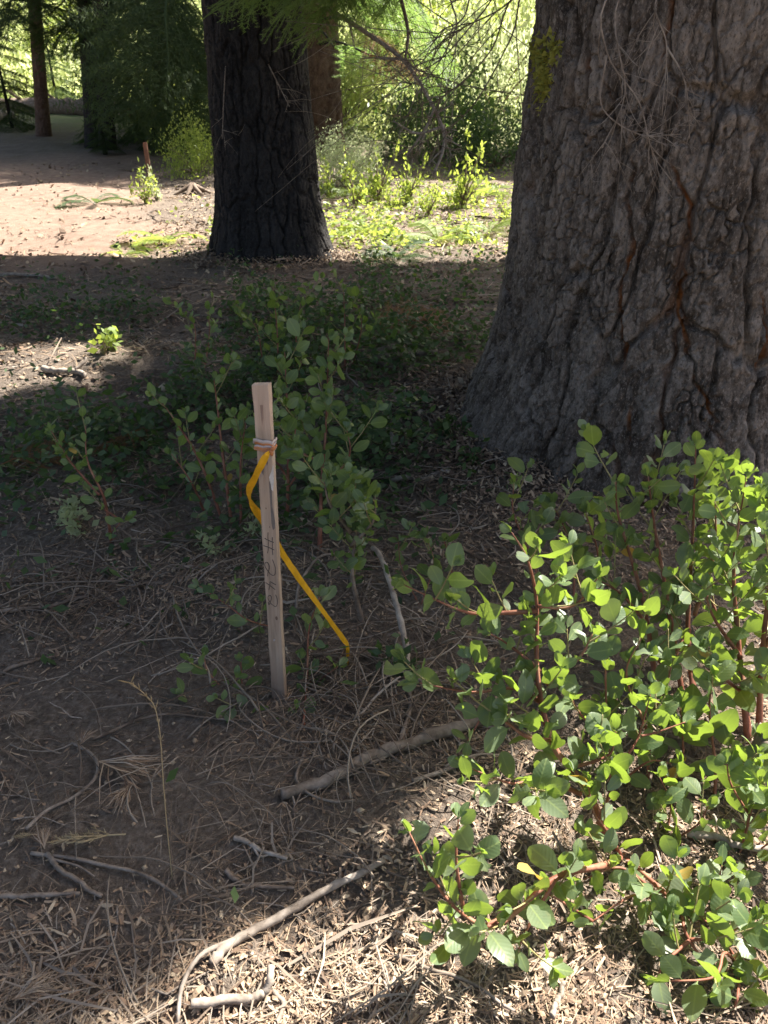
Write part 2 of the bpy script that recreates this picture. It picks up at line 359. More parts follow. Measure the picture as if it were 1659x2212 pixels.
# ------------------------------------------------------------------ trunks
def trunk_mesh(name, c, prof, ncell, th_fine, z_fine, res, seed, depth, small, top, lobes=0.0, lean=(0, 0), fiss_amt=0.6, cracks=None):
    thc = math.atan2(-c[1], -c[0]); Rm = float(np.interp(1.0, *zip(*prof)))
    a = th_fine; nf = int(2 * a * Rm / res); nb = 30
    th = np.concatenate([np.linspace(-a, a, nf), np.linspace(a, 2 * math.pi - a, nb + 2)[1:-1]])
    z0 = prof[0][0]
    zz = np.concatenate([np.linspace(z0, z_fine, int((z_fine - z0) / res)), np.linspace(z_fine, top, 26)[1:]])
    TH, ZZ = np.meshgrid(th, zz)
    zp, rp = zip(*prof)
    base = np.interp(ZZ, np.linspace(zp[0], zp[-1], 200), np.convolve(np.pad(np.interp(np.linspace(zp[0], zp[-1], 200), zp, rp), 3, mode='edge'), np.ones(7) / 7, 'valid'))
    flare = np.clip((base - Rm) / Rm, 0, 1)
    ct, st = np.cos(TH), np.sin(TH)
    base = base * (1 + lobes * (flare * 1.6 + 0.12) * (np.cos(5 * TH + 1.3 + seed) * 0.6 + np.cos(3 * TH + seed * 2.1) * 0.5))
    base = base + 0.03 * Rm * fbm(ct * 2 + seed, st * 2, ZZ * 0.8, 2)
    # domain warp
    cx3, sx3 = ct * Rm, st * Rm
    wx = 0.35 * noise3(cx3 * 9, sx3 * 9, ZZ * 3 + seed) + 0.16 * noise3(cx3 * 26, sx3 * 26, ZZ * 15)
    u = (TH / (2 * math.pi)) * ncell
    cw = 2 * math.pi * Rm / ncell
    v = ZZ / (cw * 4.2)
    f1, f2, cid = cells(u + wx * 0.9, v + 0.35 * noise3(cx3 * 8, sx3 * 8, ZZ * 5), ncell, seed)
    big = sstep(0.015, 0.15, f2 - f1)
    ns = int(ncell * small)
    u2 = (TH / (2 * math.pi)) * ns; cw2 = 2 * math.pi * Rm / ns
    w2 = 0.45 * noise3(cx3 * 22, sx3 * 22, ZZ * 9) + 0.22 * noise3(cx3 * 60, sx3 * 60, ZZ * 40)
    w3 = 0.5 * noise3(cx3 * 21 + 9, sx3 * 21, ZZ * 12) + 0.25 * noise3(cx3 * 55 + 3, sx3 * 55, ZZ * 45)
    g1, g2, gid = cells(u2 + w2, ZZ / (cw2 * 2.6) + w3, ns, seed + 50)
    present = sstep(-0.35, 0.35, noise3(cx3 * 7 + 40, sx3 * 7, ZZ * 5))          # plates are not cracked everywhere
    sm = sstep(0.03, 0.20, g2 - g1)
    ridge = 1 - np.abs(fbm(cx3 * 11 + 5, sx3 * 11, ZZ * 2.6, 3)) * 2.2
    fine = fbm(cx3 * 45, sx3 * 45, ZZ * 30, 3)
    tq = fbm(cx3 * 13 + 2, sx3 * 13, ZZ * 8, 3) * 5.0; terr = (np.floor(tq) + sstep(0.55, 1.0, tq - np.floor(tq))) / 5.0
    flake = np.abs(fbm(cx3 * 30 + 8, sx3 * 30, ZZ * 17, 2))
    grain = fbm(cx3 * 95, sx3 * 95, ZZ * 60, 2)
    d = depth * 0.95 * (big - 1) + depth * 0.14 * (cid - 0.5) * big + depth * 0.55 * (sm - 1) * (0.3 + 0.7 * present) + depth * 0.16 * (gid - 0.5) * sm \
        + depth * 0.20 * (ridge - 0.5) + depth * 0.16 * fine + depth * 0.34 * terr + depth * 0.09 * grain
    crk = np.zeros(TH.shape)
    for line in (cracks or ()):
        L_ = spline(line, 30); zl = L_[:, 1]
        wob = 0.020 * noise3(ZZ * 9, ZZ * 0 + L_[0, 0] * 9, 1.0) + 0.010 * noise3(ZZ * 31, ZZ * 0 + L_[0, 0] * 9, 2.0)
        o_ = np.argsort(zl); tc_ = np.interp(ZZ, zl[o_], L_[o_, 0])
        wd_ = 0.0075 + 0.0065 * noise3(ZZ * 14, ZZ * 0 + 3.0, L_[0, 0] * 5)
        inz = sstep(zl.min() - 0.03, zl.min() + 0.04, ZZ) * sstep(zl.max() + 0.03, zl.max() - 0.04, ZZ)
        crk = np.maximum(crk, inz * (1 - sstep(0.35, 1.0, np.abs((TH - tc_) * Rm + wob) / np.maximum(wd_, 0.003))))
    d = d - 0.020 * crk
    Rr = base + d
    X = c[0] + lean[0] * ZZ + Rr * np.cos(TH + thc); Y = c[1] + lean[1] * ZZ + Rr * np.sin(TH + thc)
    n1, n2 = TH.shape
    I = np.arange(n1 * n2).reshape(n1, n2); J = np.roll(I, -1, 1)
    Q = np.stack([I[:-1], J[:-1], J[1:], I[1:]], -1).reshape(-1, 4)
    # orange inner bark shows in some long fissures only
    sel = sstep(0.05, 0.30, noise3(u * 0.55 + 31, ZZ * 1.1, seed * 1.0) ) 
    fiss = (1 - sstep(0.02, 0.13, f2 - f1)) * sel * fiss_amt
    fiss = np.maximum(fiss, crk * np.clip(0.6 + 0.9 * fine + 0.5 * noise3(ZZ * 11, TH * 4, 3.0), 0, 1))
    plate = np.clip(0.22 + 0.28 * gid + 0.12 * cid + 0.55 * fbm(cx3 * 5, sx3 * 5, ZZ * 3.2, 3) + 0.35 * fine + 0.4 * terr + 0.35 * grain, 0, 1)
    return mesh_np(name, np.stack([X, Y, ZZ], -1).reshape(-1, 3), [Q], True, {'plate': plate, 'fiss': fiss})

def tree_empty(name, c, label, group=None):
    return empty(name, (c[0], c[1], Hs(*c)), label, 'tree', group)
def part(name, me, mat, parent):
    """a part whose mesh is in world coordinates"""
    o = obj(name, me, mat, parent); o.matrix_parent_inverse = Matrix.Translation(-parent.location); return o

def on_trunk(px, py):
    """angle (from the camera-facing side) and height where a view ray meets the huge trunk"""
    d = ray(px, py); hd = math.hypot(d[0], d[1]); dx, dy = d[0] / hd, d[1] / hd; b = BT[0] * dx + BT[1] * dy; Rz = 0.74
    for _ in range(6):
        s_ = b - math.sqrt(max(0.0, Rz * Rz - (BT[0] ** 2 + BT[1] ** 2 - b * b))); z = CAMZ + d[2] / hd * s_
        Rz = float(np.interp(z, [0, 0.15, 0.35, 0.69, 1.2, 1.8], [1.0, 0.92, 0.83, 0.765, 0.74, 0.72]))
    a = math.atan2(dy * s_ - BT[1], dx * s_ - BT[0]) - math.atan2(-BT[1], -BT[0])
    return ((a + math.pi) % (2 * math.pi) - math.pi, z)
CR = [[(1352, 345), (1362, 430), (1358, 520), (1340, 610), (1336, 700), (1340, 790)], [(1458, 360), (1475, 430), (1490, 520)], [(1468, 580), (1475, 650), (1482, 740), (1500, 830), (1530, 870), (1560, 950)],
      [(1360, 890), (1358, 930), (1362, 975)], [(1432, -20), (1440, 60), (1430, 130)], [(1452, 190), (1460, 240)], [(1272, 100), (1262, 180), (1258, 250), (1262, 330)], [(1645, 640), (1652, 720), (1650, 800)],
      [(1310, 180), (1322, 230)]]
CR = [[on_trunk(*p) for p in l] for l in CR]
big = tree_empty('conifer_tree', BT, 'huge old conifer trunk with grey plated bark and rust-coloured cracks')
bm_ = trunk_mesh('trunk', BT, [(-0.25, 1.12), (0.0, 1.0), (0.15, 0.92), (0.35, 0.83), (0.69, 0.765), (1.2, 0.74), (1.8, 0.72), (4, 0.66), (14, 0.42)],
                 30, R(98), 2.25, 0.0041, 3, 0.034, 3.8, 14, 0.10, fiss_amt=0.25, cracks=CR)
part('trunk', bm_, M_BARK, big)
lt = tree_empty('conifer_tree', LT, 'dark charcoal trunk standing alone by the sunny track')
lm = trunk_mesh('trunk', LT, [(-0.2, 0.70), (0.1, 0.60), (0.3, 0.53), (0.7, 0.485), (1.5, 0.45), (2.6, 0.41), (14, 0.25)],
                22, R(100), 2.6, 0.0085, 8, 0.032, 3.0, 14, 0.08, lean=(-0.012, 0), fiss_amt=0.3)
part('trunk', lm, M_BARKD, lt)

# ------------------------------------------------------------------ fir boughs
def bough_mesh(name, seed, nsec=34, nl=0.035, nw=0.006, step=0.014, droop=0.25, seclen=0.36):
    rg = np.random.default_rng(seed); A = Acc(); ndl = []
    n = 14; t = np.linspace(0, 1, n)
    wob = 0.03 * np.sin(t * 7 + seed)
    main = np.stack([t, wob, 0.06 * t - droop * t * t], -1)
    tube(A, main, 0.012 * (1 - t) + 0.002, 4)
    def needles(P, dens):
        L = np.linalg.norm(np.diff(P, axis=0), axis=1).sum(); m = max(3, int(L / dens))
        s = (np.arange(m) + rg.random(m)) / m * (len(P) - 1); i = np.minimum(s.astype(int), len(P) - 2)
        p = P[i] + (P[i + 1] - P[i]) * (s - i)[:, None]; d = P[i + 1] - P[i]; d /= np.linalg.norm(d, axis=1)[:, None] + 1e-9
        for sg in (-1, 1):
            side = np.cross(d, [0, 0, 1.0]) * sg
            dr = d * (0.45 + 0.3 * rg.random((m, 1))) + side * (0.7 + 0.3 * rg.random((m, 1))) + np.array([0, 0, 1]) * (0.25 * rg.standard_normal((m, 1)))
            dr /= np.linalg.norm(dr, axis=1)[:, None]
            l = nl * (0.7 + 0.6 * rg.random((m, 1)))
            w = np.cross(dr, rg.standard_normal((m, 3)) * 0.5 + [0, 0, 1]); w /= np.linalg.norm(w, axis=1)[:, None] + 1e-9
            V = np.stack([p - w * nw * .5, p + w * nw * .5, p + dr * l], 1).reshape(-1, 3)
            ndl.append((V, np.repeat(np.clip(rg.random(m) * 0.7 + 0.3 * rg.random(), 0, 1), 3)))
    needles(main[3:], step)
    for k in range(nsec):
        tt = 0.08 + 0.9 * (k + rg.random()) / nsec; sg = 1 if k % 2 else -1
        b = np.array([np.interp(tt, t, main[:, j]) for j in range(3)])
        L = seclen * (0.25 + 1.1 * math.sin(min(1, (1.05 - tt) * 1.15) * math.pi * 0.5)) * (0.7 + 0.5 * rg.random())
        an = R(48 + 18 * rg.random()) * sg
        d = np.array([math.cos(an), math.sin(an), -0.12 - 0.25 * rg.random()])
        s = np.linspace(0, 1, 6)[:, None]
        P = b + d * s * L + np.array([0.12 * L, 0, -0.22 * L]) * s * s
        tube(A, P, np.linspace(0.004, 0.0012, 6), 3)
        needles(P, step)
        for j in range(int(L / 0.055)):
            q = 0.15 + 0.8 * rg.random(); i = q * 5; ii = min(int(i), 4)
            bb = P[ii] + (P[ii + 1] - P[ii]) * (i - ii); a2 = an * 0.35 + (R(45) if j % 2 else -R(45))
            d2 = np.array([math.cos(a2), math.sin(a2), -0.3 * rg.random()]); L2 = L * (0.2 + 0.25 * rg.random())
            needles(bb + d2 * np.linspace(0, 1, 3)[:, None] * L2, step * 1.2)
    nv = np.concatenate([x[0] for x in ndl]); na = np.concatenate([x[1] for x in ndl])
    A.add(nv, None, np.arange(len(nv)).reshape(-1, 3), na)
    return A.mesh(name, False)
BOUGH = [bough_mesh('bough', s) for s in (1, 2, 3)]
BOUGH_D = [bough_mesh('bough', s, 30, 0.05, 0.016, 0.02) for s in (4, 5)]
BOUGH_N = [bough_mesh('bough', s, 40, 0.021, 0.0036, 0.0075, 0.22, 0.30) for s in (6, 7)]
def mesh_with(meshes, mat):
    out = []
    for m in meshes:
        c = m.copy(); c.materials.clear(); c.materials.append(mat); out.append(c)
    return out
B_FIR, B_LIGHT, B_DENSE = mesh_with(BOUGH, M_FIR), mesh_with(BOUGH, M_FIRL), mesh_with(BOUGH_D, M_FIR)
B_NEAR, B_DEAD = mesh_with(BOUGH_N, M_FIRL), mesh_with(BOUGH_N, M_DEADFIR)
def put_bough(me, parent, p0, az, L, pitch=0.0, roll=0.0, name='bough'):
    o = obj(name, me, None, parent)
    o.location = Vector(p0) - parent.location
    o.rotation_euler = (Matrix.Rotation(az, 3, 'Z') @ Matrix.Rotation(-pitch, 3, 'Y') @ Matrix.Rotation(roll, 3, 'X')).to_euler()
    o.scale = (L, L, L); return o

def slim_tree(c, r0, label, mat, h=13, lean=(0, 0), name='conifer_tree'):
    t = tree_empty(name, c, label); zb = Hs(*c) - 0.2
    me = trunk_mesh('trunk', c, [(zb, r0 * 1.35), (zb + 0.5, r0 * 1.08), (zb + 1.2, r0), (zb + h, r0 * 0.45)], 12, R(110), zb + 4.5, max(0.02, r0 * 0.09), int(abs(c[0]) * 7) + 2, r0 * 0.10, 2.5, zb + h, 0.05, lean)
    part('trunk', me, mat, t); t['r'] = r0; del t['r']
    return t
rng = random.Random(11)
def whorl(t, c, z0, z1, n, Lr, mats, pitch=-0.15, az=None):
    for i in range(n):
        z = z0 + (z1 - z0) * (i + rng.random()) / n
        a = rng.uniform(0, 2 * math.pi) if az is None else rng.uniform(*az)
        L = rng.uniform(*Lr)
        put_bough(rng.choice(mats), t, (c[0], c[1], z), a, L, pitch + rng.uniform(-0.2, 0.2), rng.uniform(-0.3, 0.3))
def foot(px, Y): d = at(px, 200, Y); return (d.x, Y)
C1 = foot(70, 19.5);  t1 = slim_tree(C1, 0.15, 'slim reddish-brown conifer trunk at the far edge of the track', M_BARKR, lean=(0.15, 0))
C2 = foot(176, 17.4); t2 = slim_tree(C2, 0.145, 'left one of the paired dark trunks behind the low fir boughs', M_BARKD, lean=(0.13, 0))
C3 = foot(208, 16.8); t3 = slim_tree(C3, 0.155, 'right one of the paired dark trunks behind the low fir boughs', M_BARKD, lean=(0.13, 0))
C4 = foot(338, 18.0); t4 = slim_tree(C4, 0.17, 'brown fir trunk draped in drooping boughs left of the charcoal trunk', M_BARKR, lean=(0.09, 0))
C5 = foot(686, 16.5); t5 = slim_tree(C5, 0.46, 'thick cinnamon-brown trunk half hidden behind the charcoal trunk', M_BARKR)
for t, c, n in ((t1, C1, 22), (t2, C2, 16), (t3, C3, 16)):
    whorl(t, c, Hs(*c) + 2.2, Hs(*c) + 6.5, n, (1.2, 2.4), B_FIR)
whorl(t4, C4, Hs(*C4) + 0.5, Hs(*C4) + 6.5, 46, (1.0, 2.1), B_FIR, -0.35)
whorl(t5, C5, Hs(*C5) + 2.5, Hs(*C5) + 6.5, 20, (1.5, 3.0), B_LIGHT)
# young firs in front of the paired trunks
def young_fir(c, h, label, n=34):
    t = tree_empty('fir_sapling', c, label); zb = Hs(*c); A = Acc()
    tube(A, [(c[0], c[1], zb - 0.1), (c[0], c[1], zb + h * 0.5), (c[0] + 0.02, c[1], zb + h)], [0.05, 0.03, 0.006], 6)
    part('trunk', A.mesh('trunk'), M_BARKD, t)
    for i in range(n):
        f = (i + rng.random()) / n; z = zb + 0.15 + f * (h - 0.2)
        put_bough(rng.choice(B_FIR), t, (c[0], c[1], z), i * 2.4 + rng.uniform(-.4, .4), (1.0 - 0.82 * f) * h * 0.42, 0.1 - 0.3 * (1 - f), 0)
    return t
young_fir(foot(205, 15.9), 0.95, 'young fir growing in front of the paired dark trunks')
young_fir(foot(318, 16.4), 1.7, 'bushy young fir at the shaded far edge of the track')
young_fir(foot(120, 27), 2.6, 'small fir standing behind the fallen log', 26)
young_fir(foot(10, 21), 2.8, 'young fir at the left border of the picture behind the track', 30)
young_fir(foot(395, 20.5), 3.6, 'tall young fir squeezed beside the charcoal trunk', 40)

# offscreen conifers up-sun of the scene: they cast the shade over the middle ground
def shade_tree(c, r0, label):
    return slim_tree(c, r0, label, M_BARKD, 16)
SA, SB, SC_ = (7.2, 9.0), (9.5, 13.5), (5.0, 25.5)
sa = shade_tree(SA, 0.4, 'tall conifer beyond the huge trunk, out of view, shading the stake')
sb = shade_tree(SB, 0.4, 'second tall conifer out of view beyond the huge trunk')
sc3 = shade_tree(SC_, 0.35, 'tall conifer out of view behind the bright brush')
owners = [(sa, SA), (sb, SB), (big, BT), (lt, LT), (t1, C1), (t2, C2), (t3, C3), (t4, C4), (t5, C5), (sc3, SC_)]
SH = Vector((SUN.x / SUN.z, SUN.y / SUN.z))
_smp = [np.array([v.co[:] for v in list(m.vertices)[::max(1, len(m.vertices) // 220)]]) for m in B_DENSE]
def lit_zone(x, y):
    """where the photograph shows sun on the ground"""
    front = (y < 1.12 + 0.66 * x + 0.12 * np.clip(x - 0.16, 0, 9)) & (x > -2.0)
    patch = ((x + 2.2) / 0.95) ** 2 + ((y - 4.0 - 0.14 * (x + 2)) / 0.40) ** 2 < 1
    clearing = (y > 7.15) & (y < np.where(x > -0.5, 12.9, 14.6)) & (x > -9) & (x < 2.6)
    return front | patch | clearing
def shade(points, hr, Lr=(1.2, 2.0), tol=0.05):  # unseen boughs added along the sun rays to shape the ground shade
    k = 0
    for (x, y) in points:
        for attempt in range(4):
            best = None
            for _ in range(4):
                h = rng.uniform(*hr); q = Vector((x + SH.x * h, y + SH.y * h))
                for t, c in owners:
                    d = (q - Vector(c)).length
                    if best is None or d < best[0]: best = (d, t, c, h, q)
            d, t, c, h, q = best
            if d > 7.5: continue
            az = math.atan2(q.y - c[1], q.x - c[0]); L = rng.uniform(*Lr) * (1 - 0.15 * attempt)
            st = max(0.0, d - 0.5 * L)
            p0 = Vector((c[0] + math.cos(az) * st, c[1] + math.sin(az) * st, h + 0.05 * L))
            iv = rng.randrange(2); M = Matrix.Rotation(az + rng.uniform(-.5, .5), 3, 'Z') @ Matrix.Rotation(0.05, 3, 'Y') @ Matrix.Rotation(rng.uniform(-.35, .35), 3, 'X')
            W_ = _smp[iv] @ np.array(M).T * L + np.array(p0)
            fx, fy = W_[:, 0] - SH.x * W_[:, 2], W_[:, 1] - SH.y * W_[:, 2]
            if lit_zone(fx, fy).mean() > tol: continue
            o = obj('bough', B_DENSE[iv], None, t); o.location = p0 - t.location; o.rotation_euler = M.to_euler(); o.scale = (L, L, L)
            if st > 0.8 and k % 5 == 0:
                A = Acc(); tube(A, spline([(c[0], c[1], h - 0.2), tuple((Vector((c[0], c[1], h)) + p0) / 2), tuple(p0)], 6), np.linspace(0.05, 0.02, 6), 5)
                part('limb', A.mesh('limb'), M_BARKD, t)
            k += 1
            break
pts = []
x = -5.5
while x < 1.8:
    y = 0.6
    while y < 7.2:
        pts.append((x + rng.uniform(-.25, .25), y + rng.uniform(-.25, .25)))
        y += 0.46
    x += 0.5
for t_, c_, n_ in ((big, BT, 150), (lt, LT, 150)):  # unseen boughs added overhead to keep sky light off the middle ground
    for i in range(n_):
        az = rng.uniform(0, 2 * math.pi); st = rng.uniform(0.4, 4.2); h = rng.uniform(4.2, 8.5); L = rng.uniform(1.4, 2.4)
        p0 = Vector((c_[0] + math.cos(az) * st, c_[1] + math.sin(az) * st, h)); iv = rng.randrange(2)
        if p0.y < 1.6: continue
        M = Matrix.Rotation(az + rng.uniform(-.4, .4), 3, 'Z') @ Matrix.Rotation(rng.uniform(-.1, .2), 3, 'Y') @ Matrix.Rotation(rng.uniform(-.35, .35), 3, 'X')
        W_ = _smp[iv] @ np.array(M).T * L + np.array(p0)
        if lit_zone(W_[:, 0] - SH.x * W_[:, 2], W_[:, 1] - SH.y * W_[:, 2]).mean() > 0.04: continue
        o = obj('bough', B_DENSE[iv], None, t_); o.location = p0 - t_.location; o.rotation_euler = M.to_euler(); o.scale = (L, L, L)
shade(pts, (5.5, 9.5))
shade([(a + rng.uniform(-.3, .3), b + rng.uniform(-.3, .3)) for a, b in pts], (5.5, 9.5))
edge = [(x_, 1.12 + 0.66 * x_ + rng.uniform(0.05, 0.7)) for x_ in [rng.uniform(-2.0, 0.35) for _ in range(150)]]
edge += [(x_, y_) for x_, y_ in [(rng.uniform(-3.2, -0.9), rng.uniform(3.3, 4.9)) for _ in range(90)]]
edge += [(rng.uniform(-4.5, 2), rng.uniform(6.3, 7.1)) for _ in range(90)]
shade(edge, (5.0, 8.0), (0.45, 0.8), 0.12)
shade([(rng.uniform(-12, -2.0), rng.uniform(15.2, 26)) for i in range(380)], (5.0, 11.0), (1.8, 3.0))
shade([(rng.uniform(-8.5, -3.0), rng.uniform(14.9, 19)) for i in range(200)], (5.0, 10.0), (1.5, 2.4), 0.1)
shade([(rng.uniform(-0.2, 3.0), rng.uniform(13.4, 16.2)) for i in range(90)], (5.0, 11.0), (1.0, 2.0), 0.15)

# ------------------------------------------------------------------ live and dead branches in view
nr = np.random.default_rng(5)
def bough_to(me, parent, a, b, roll=0.0, name='bough'):
    a, b = Vector(a), Vector(b); d = b - a
    c_ = parent.location; lean_ = 0.09 * a.z if parent is t4 else 0.0
    A = Acc(); s0 = Vector((c_.x + lean_, c_.y, a.z + 0.30)); tube(A, spline([tuple(s0), tuple((s0 + a) / 2 + Vector((0, 0, 0.10))), tuple(a)], 8), np.linspace(0.030, 0.012, 8), 5)
    part('limb', A.mesh('limb'), M_BARKD, parent)
    L = d.length * 1.02
    return put_bough(me, parent, a, math.atan2(d.y, d.x), L, math.asin(max(-1, min(1, (d.z + 0.20 * L) / L))), roll, name)
for (a, b, Y0, Y1, i) in [((800, -130), (500, 48), 6.9, 6.2, 0), ((880, -90), (600, 75), 6.7, 6.1, 1), ((790, -60), (690, 95), 6.9, 6.3, 0),
                          ((640, -120), (560, 40), 7.2, 6.6, 1), ((860, -140), (760, 60), 6.8, 6.5, 0), ((960, -120), (830, 60), 7.0, 6.6, 1),
                          ((760, -110), (640, 20), 6.6, 5.9, 1)]:
    bough_to(B_NEAR[i], lt, at(*a, Y0), at(*b, Y1), rng.uniform(-.5, .5))
for (a, b, Y0, Y1, i) in [((700, -60), (960, 120), 13.0, 12.0, 0),
                          ((720, 100), (930, 190), 14, 13, 1), ((860, -60), (950, 170), 14, 13, 2)]:
    bough_to(B_LIGHT[i], t5, at(*a, Y0), at(*b, Y1), rng.uniform(-.5, .5))
for (a, b, Y0, Y1) in [((780, 60), (870, 190), 12.6, 12.2), ((800, 120), (900, 170), 12.3, 12.0)]:
    bough_to(B_DEAD[0], t5, at(*a, Y0), at(*b, Y1), 0.3)
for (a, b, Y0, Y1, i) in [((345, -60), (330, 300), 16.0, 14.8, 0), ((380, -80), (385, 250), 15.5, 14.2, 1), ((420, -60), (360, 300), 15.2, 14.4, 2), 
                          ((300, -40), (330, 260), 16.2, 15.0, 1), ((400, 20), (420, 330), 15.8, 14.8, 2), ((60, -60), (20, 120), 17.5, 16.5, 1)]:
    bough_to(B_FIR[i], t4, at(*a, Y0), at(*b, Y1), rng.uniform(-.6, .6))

def dead_branch(parent, pts, r0, r1, Y0, Y1, mat, subs=8, sl=60, seed=0, name='dead_branch', curl=0.4, sub2=True, anchor=None):
    rg = np.random.default_rng(seed); A = Acc(); n = len(pts)
    P = [tuple(at(p[0], p[1], Y0 + (Y1 - Y0) * i / (n - 1))) for i, p in enumerate(pts)]
    if anchor: P.insert(0, (anchor[0], anchor[1], P[0][2] + anchor[2]))
    S = spline(P, 26); tube(A, S, np.linspace(r0, r1, 26), 5)
    scale = np.linalg.norm(S[-1] - S[0]) / (math.hypot(pts[-1][0] - pts[0][0], pts[-1][1] - pts[0][1]) + 1e-6)
    def twig(b, d, L, r, depth):
        n2 = 9; s = np.linspace(0, 1, n2)[:, None]
        bend = rg.standard_normal(3) * curl * L * 0.6 + np.array([0, 0, -0.15 * L])
        Q = b + d * s * L + bend * s * s
        tube(A, Q, np.linspace(r, r * 0.35, n2), 4)
        if depth:
            for _ in range(rg.integers(1, 4)):
                i = rg.integers(2, 8); dd = d + rg.standard_normal(3) * 0.8; dd /= np.linalg.norm(dd); twig(Q[i], dd, L * (0.3 + 0.35 * rg.random()), r * 0.6, depth - 1)
    for k in range(subs):
        i = rg.integers(5, 25); t = S[i] - S[i - 1]; t /= np.linalg.norm(t)
        d = t + rg.standard_normal(3) * np.array([0.7, 0.5, 0.7]); d /= np.linalg.norm(d)
        twig(S[i], d, sl * scale * (0.5 + rg.random()), r0 * 0.45, 1 if sub2 else 0)
    part(name, A.mesh(name), mat, parent)
# fine dead twigs arching out left of the huge trunk
for i, p in enumerate([[(1150, -40), (1105, 80), (1020, 230), (930, 300), (850, 330)], [(1120, -60), (1040, 30), (950, 130), (880, 160)], [(1180, -60), (1080, 20), (1000, 60), (930, 110)],
                       [(1060, -60), (1000, 40), (950, 70), (910, 140)], [(1130, -30), (1060, 110), (970, 200), (920, 210)], [(1000, -50), (985, 60), (930, 160), (870, 190)]]):
    dead_branch(big, p, 0.0065, 0.002, 4.6, 4.9, M_STICK if i % 2 else M_STICKD, 10, 110, 40 + i, anchor=(1.15, 3.75, 0.12))
# grey broken branch ends hanging in the gap
dead_branch(lt, [(600, -60), (680, 0), (790, 70), (880, 140), (950, 260), (958, 320), (935, 380)], 0.020, 0.010, 6.9, 6.4, M_PALE, 9, 70, 3)
dead_branch(lt, [(850, -60), (880, 60), (875, 130)], 0.018, 0.010, 6.9, 6.6, M_STICKD, 5, 60, 9)
dead_branch(lt, [(938, 236), (918, 280), (880, 335)], 0.012, 0.008, 6.55, 6.5, M_PALE, 3, 40, 12)
dead_branch(lt, [(952, 275), (900, 288), (850, 262)], 0.012, 0.006, 6.5, 6.5, M_PALE, 4, 40, 14)
dead_branch(lt, [(495, 60), (485, 180), (480, 300)], 0.006, 0.003, 7.35, 7.05, M_STICK, 5, 50, 15)
dead_branch(lt, [(560, 100), (600, 180), (625, 230)], 0.006, 0.003, 7.3, 7.0, M_STICK, 5, 50, 16)
# thin dead twigs hanging in front of the huge trunk
for i, p in enumerate([[(1330, -30), (1310, 110), (1380, 220), (1410, 330), (1450, 390)], [(1345, -20), (1350, 200), (1300, 320)], [(1425, -20), (1440, 100), (1430, 250)],
                       [(1440, 100), (1480, 180), (1490, 300)], [(1310, 120), (1300, 230), (1380, 290), (1470, 290)]]):
    dead_branch(big, p, 0.0030, 0.0012, 2.5, 2.45, M_STICK, 10, 60, 60 + i, 'dead_twig', 0.5, anchor=((1.05, 2.75, 0.25) if p[0][1] < 0 else None))
# yellow-green lichen on the left flank of the huge trunk
A = Acc(); rg = np.random.default_rng(8)
for (px, py, n, s) in [(1170, 130, 26, 22), (1205, 105, 16, 14), (1178, 190, 22, 20), (1182, 165, 18, 16)]:
    for _ in range(n * 3):
        d = ray(px + rg.normal(0, s * 0.45), py + rg.normal(0, s)); hd = math.hypot(d[0], d[1])
        dx, dy = d[0] / hd, d[1] / hd; bq = BT[0] * dx + BT[1] * dy
        disc = 0.725 ** 2 - (BT[0] ** 2 + BT[1] ** 2 - bq * bq)
        if disc <= 0: continue
        s_ = bq - math.sqrt(disc); p = np.array([dx * s_, dy * s_, CAMZ + d[2] / hd * s_])
        nn = np.array([p[0] - BT[0], p[1] - BT[1], 0]); nn /= np.linalg.norm(nn)
        for _ in range(4):
            a_, b_ = rg.standard_normal(3) * 0.009, rg.standard_normal(3) * 0.009
            A.add([p, p + a_ + nn * 0.012, p + b_ + nn * 0.012], None, [[0, 1, 2]], rg.random())
part('lichen', A.mesh('lichen', False), mat_leaf('lichen', [(0.30, 0.30, 0.05), (0.42, 0.40, 0.09)], (0.4, 0.4, 0.1), 0.15, 0.9, use_tint=True), big)

# ------------------------------------------------------------------ the survey stake
base = gp(604, 1503); top = at(566, 829, base.y + 0.02)
def stake_mat():
    m, nt, b = nodes('stake_wood')
    f = noise_node(nt, 60, 6, 0.65, stretch=(1, 1, 0.06)); g = noise_node(nt, 9, 5, 0.6, stretch=(1, 1, 0.25))
    col = ramp(nt, f, [(0.28, (0.25, 0.18, 0.13)), (0.5, (0.44, 0.335, 0.255)), (0.72, (0.55, 0.44, 0.345))])
    tc = nt.nodes.new('ShaderNodeTexCoord'); sp = nt.nodes.new('ShaderNodeSeparateXYZ'); nt.links.new(tc.outputs['Object'], sp.inputs[0])
    fresh = ramp_fac(nt, sp.outputs[2], 0.77, 0.80, 0.7)           # unweathered wood above the tape
    fg = ramp(nt, f, [(0.3, (0.50, 0.35, 0.26)), (0.7, (0.68, 0.51, 0.40))]); col = mix(nt, fresh, col, fg)
    low = ramp_fac(nt, sp.outputs[2], 0.16, 0.05, 0.6)             # soil-stained foot
    col = mix(nt, low, col, (0.20, 0.12, 0.085))
    col = mix(nt, ramp_fac(nt, g, 0.58, 0.72, 0.5), col, (0.24, 0.19, 0.16))
    nt.links.new(col, b.inputs['Base Color']); b.inputs['Roughness'].default_value = 0.8
    bump(nt, b, f, 0.9, 0.003); return m
stake = empty('survey_stake', base, 'upright wooden survey stake with pencilled number among the shaded shrubs', 'stake')
zax = (top - base); SL = zax.length; zax.normalize()
yaw = R(-14)
xax = Vector((math.cos(yaw), math.sin(yaw), 0)); yax = zax.cross(xax).normalized(); xax = yax.cross(zax).normalized()
SM = Matrix((xax, yax, zax)).transposed().to_4x4()
stake.rotation_euler = SM.to_euler()
W, D = 0.0370, 0.019
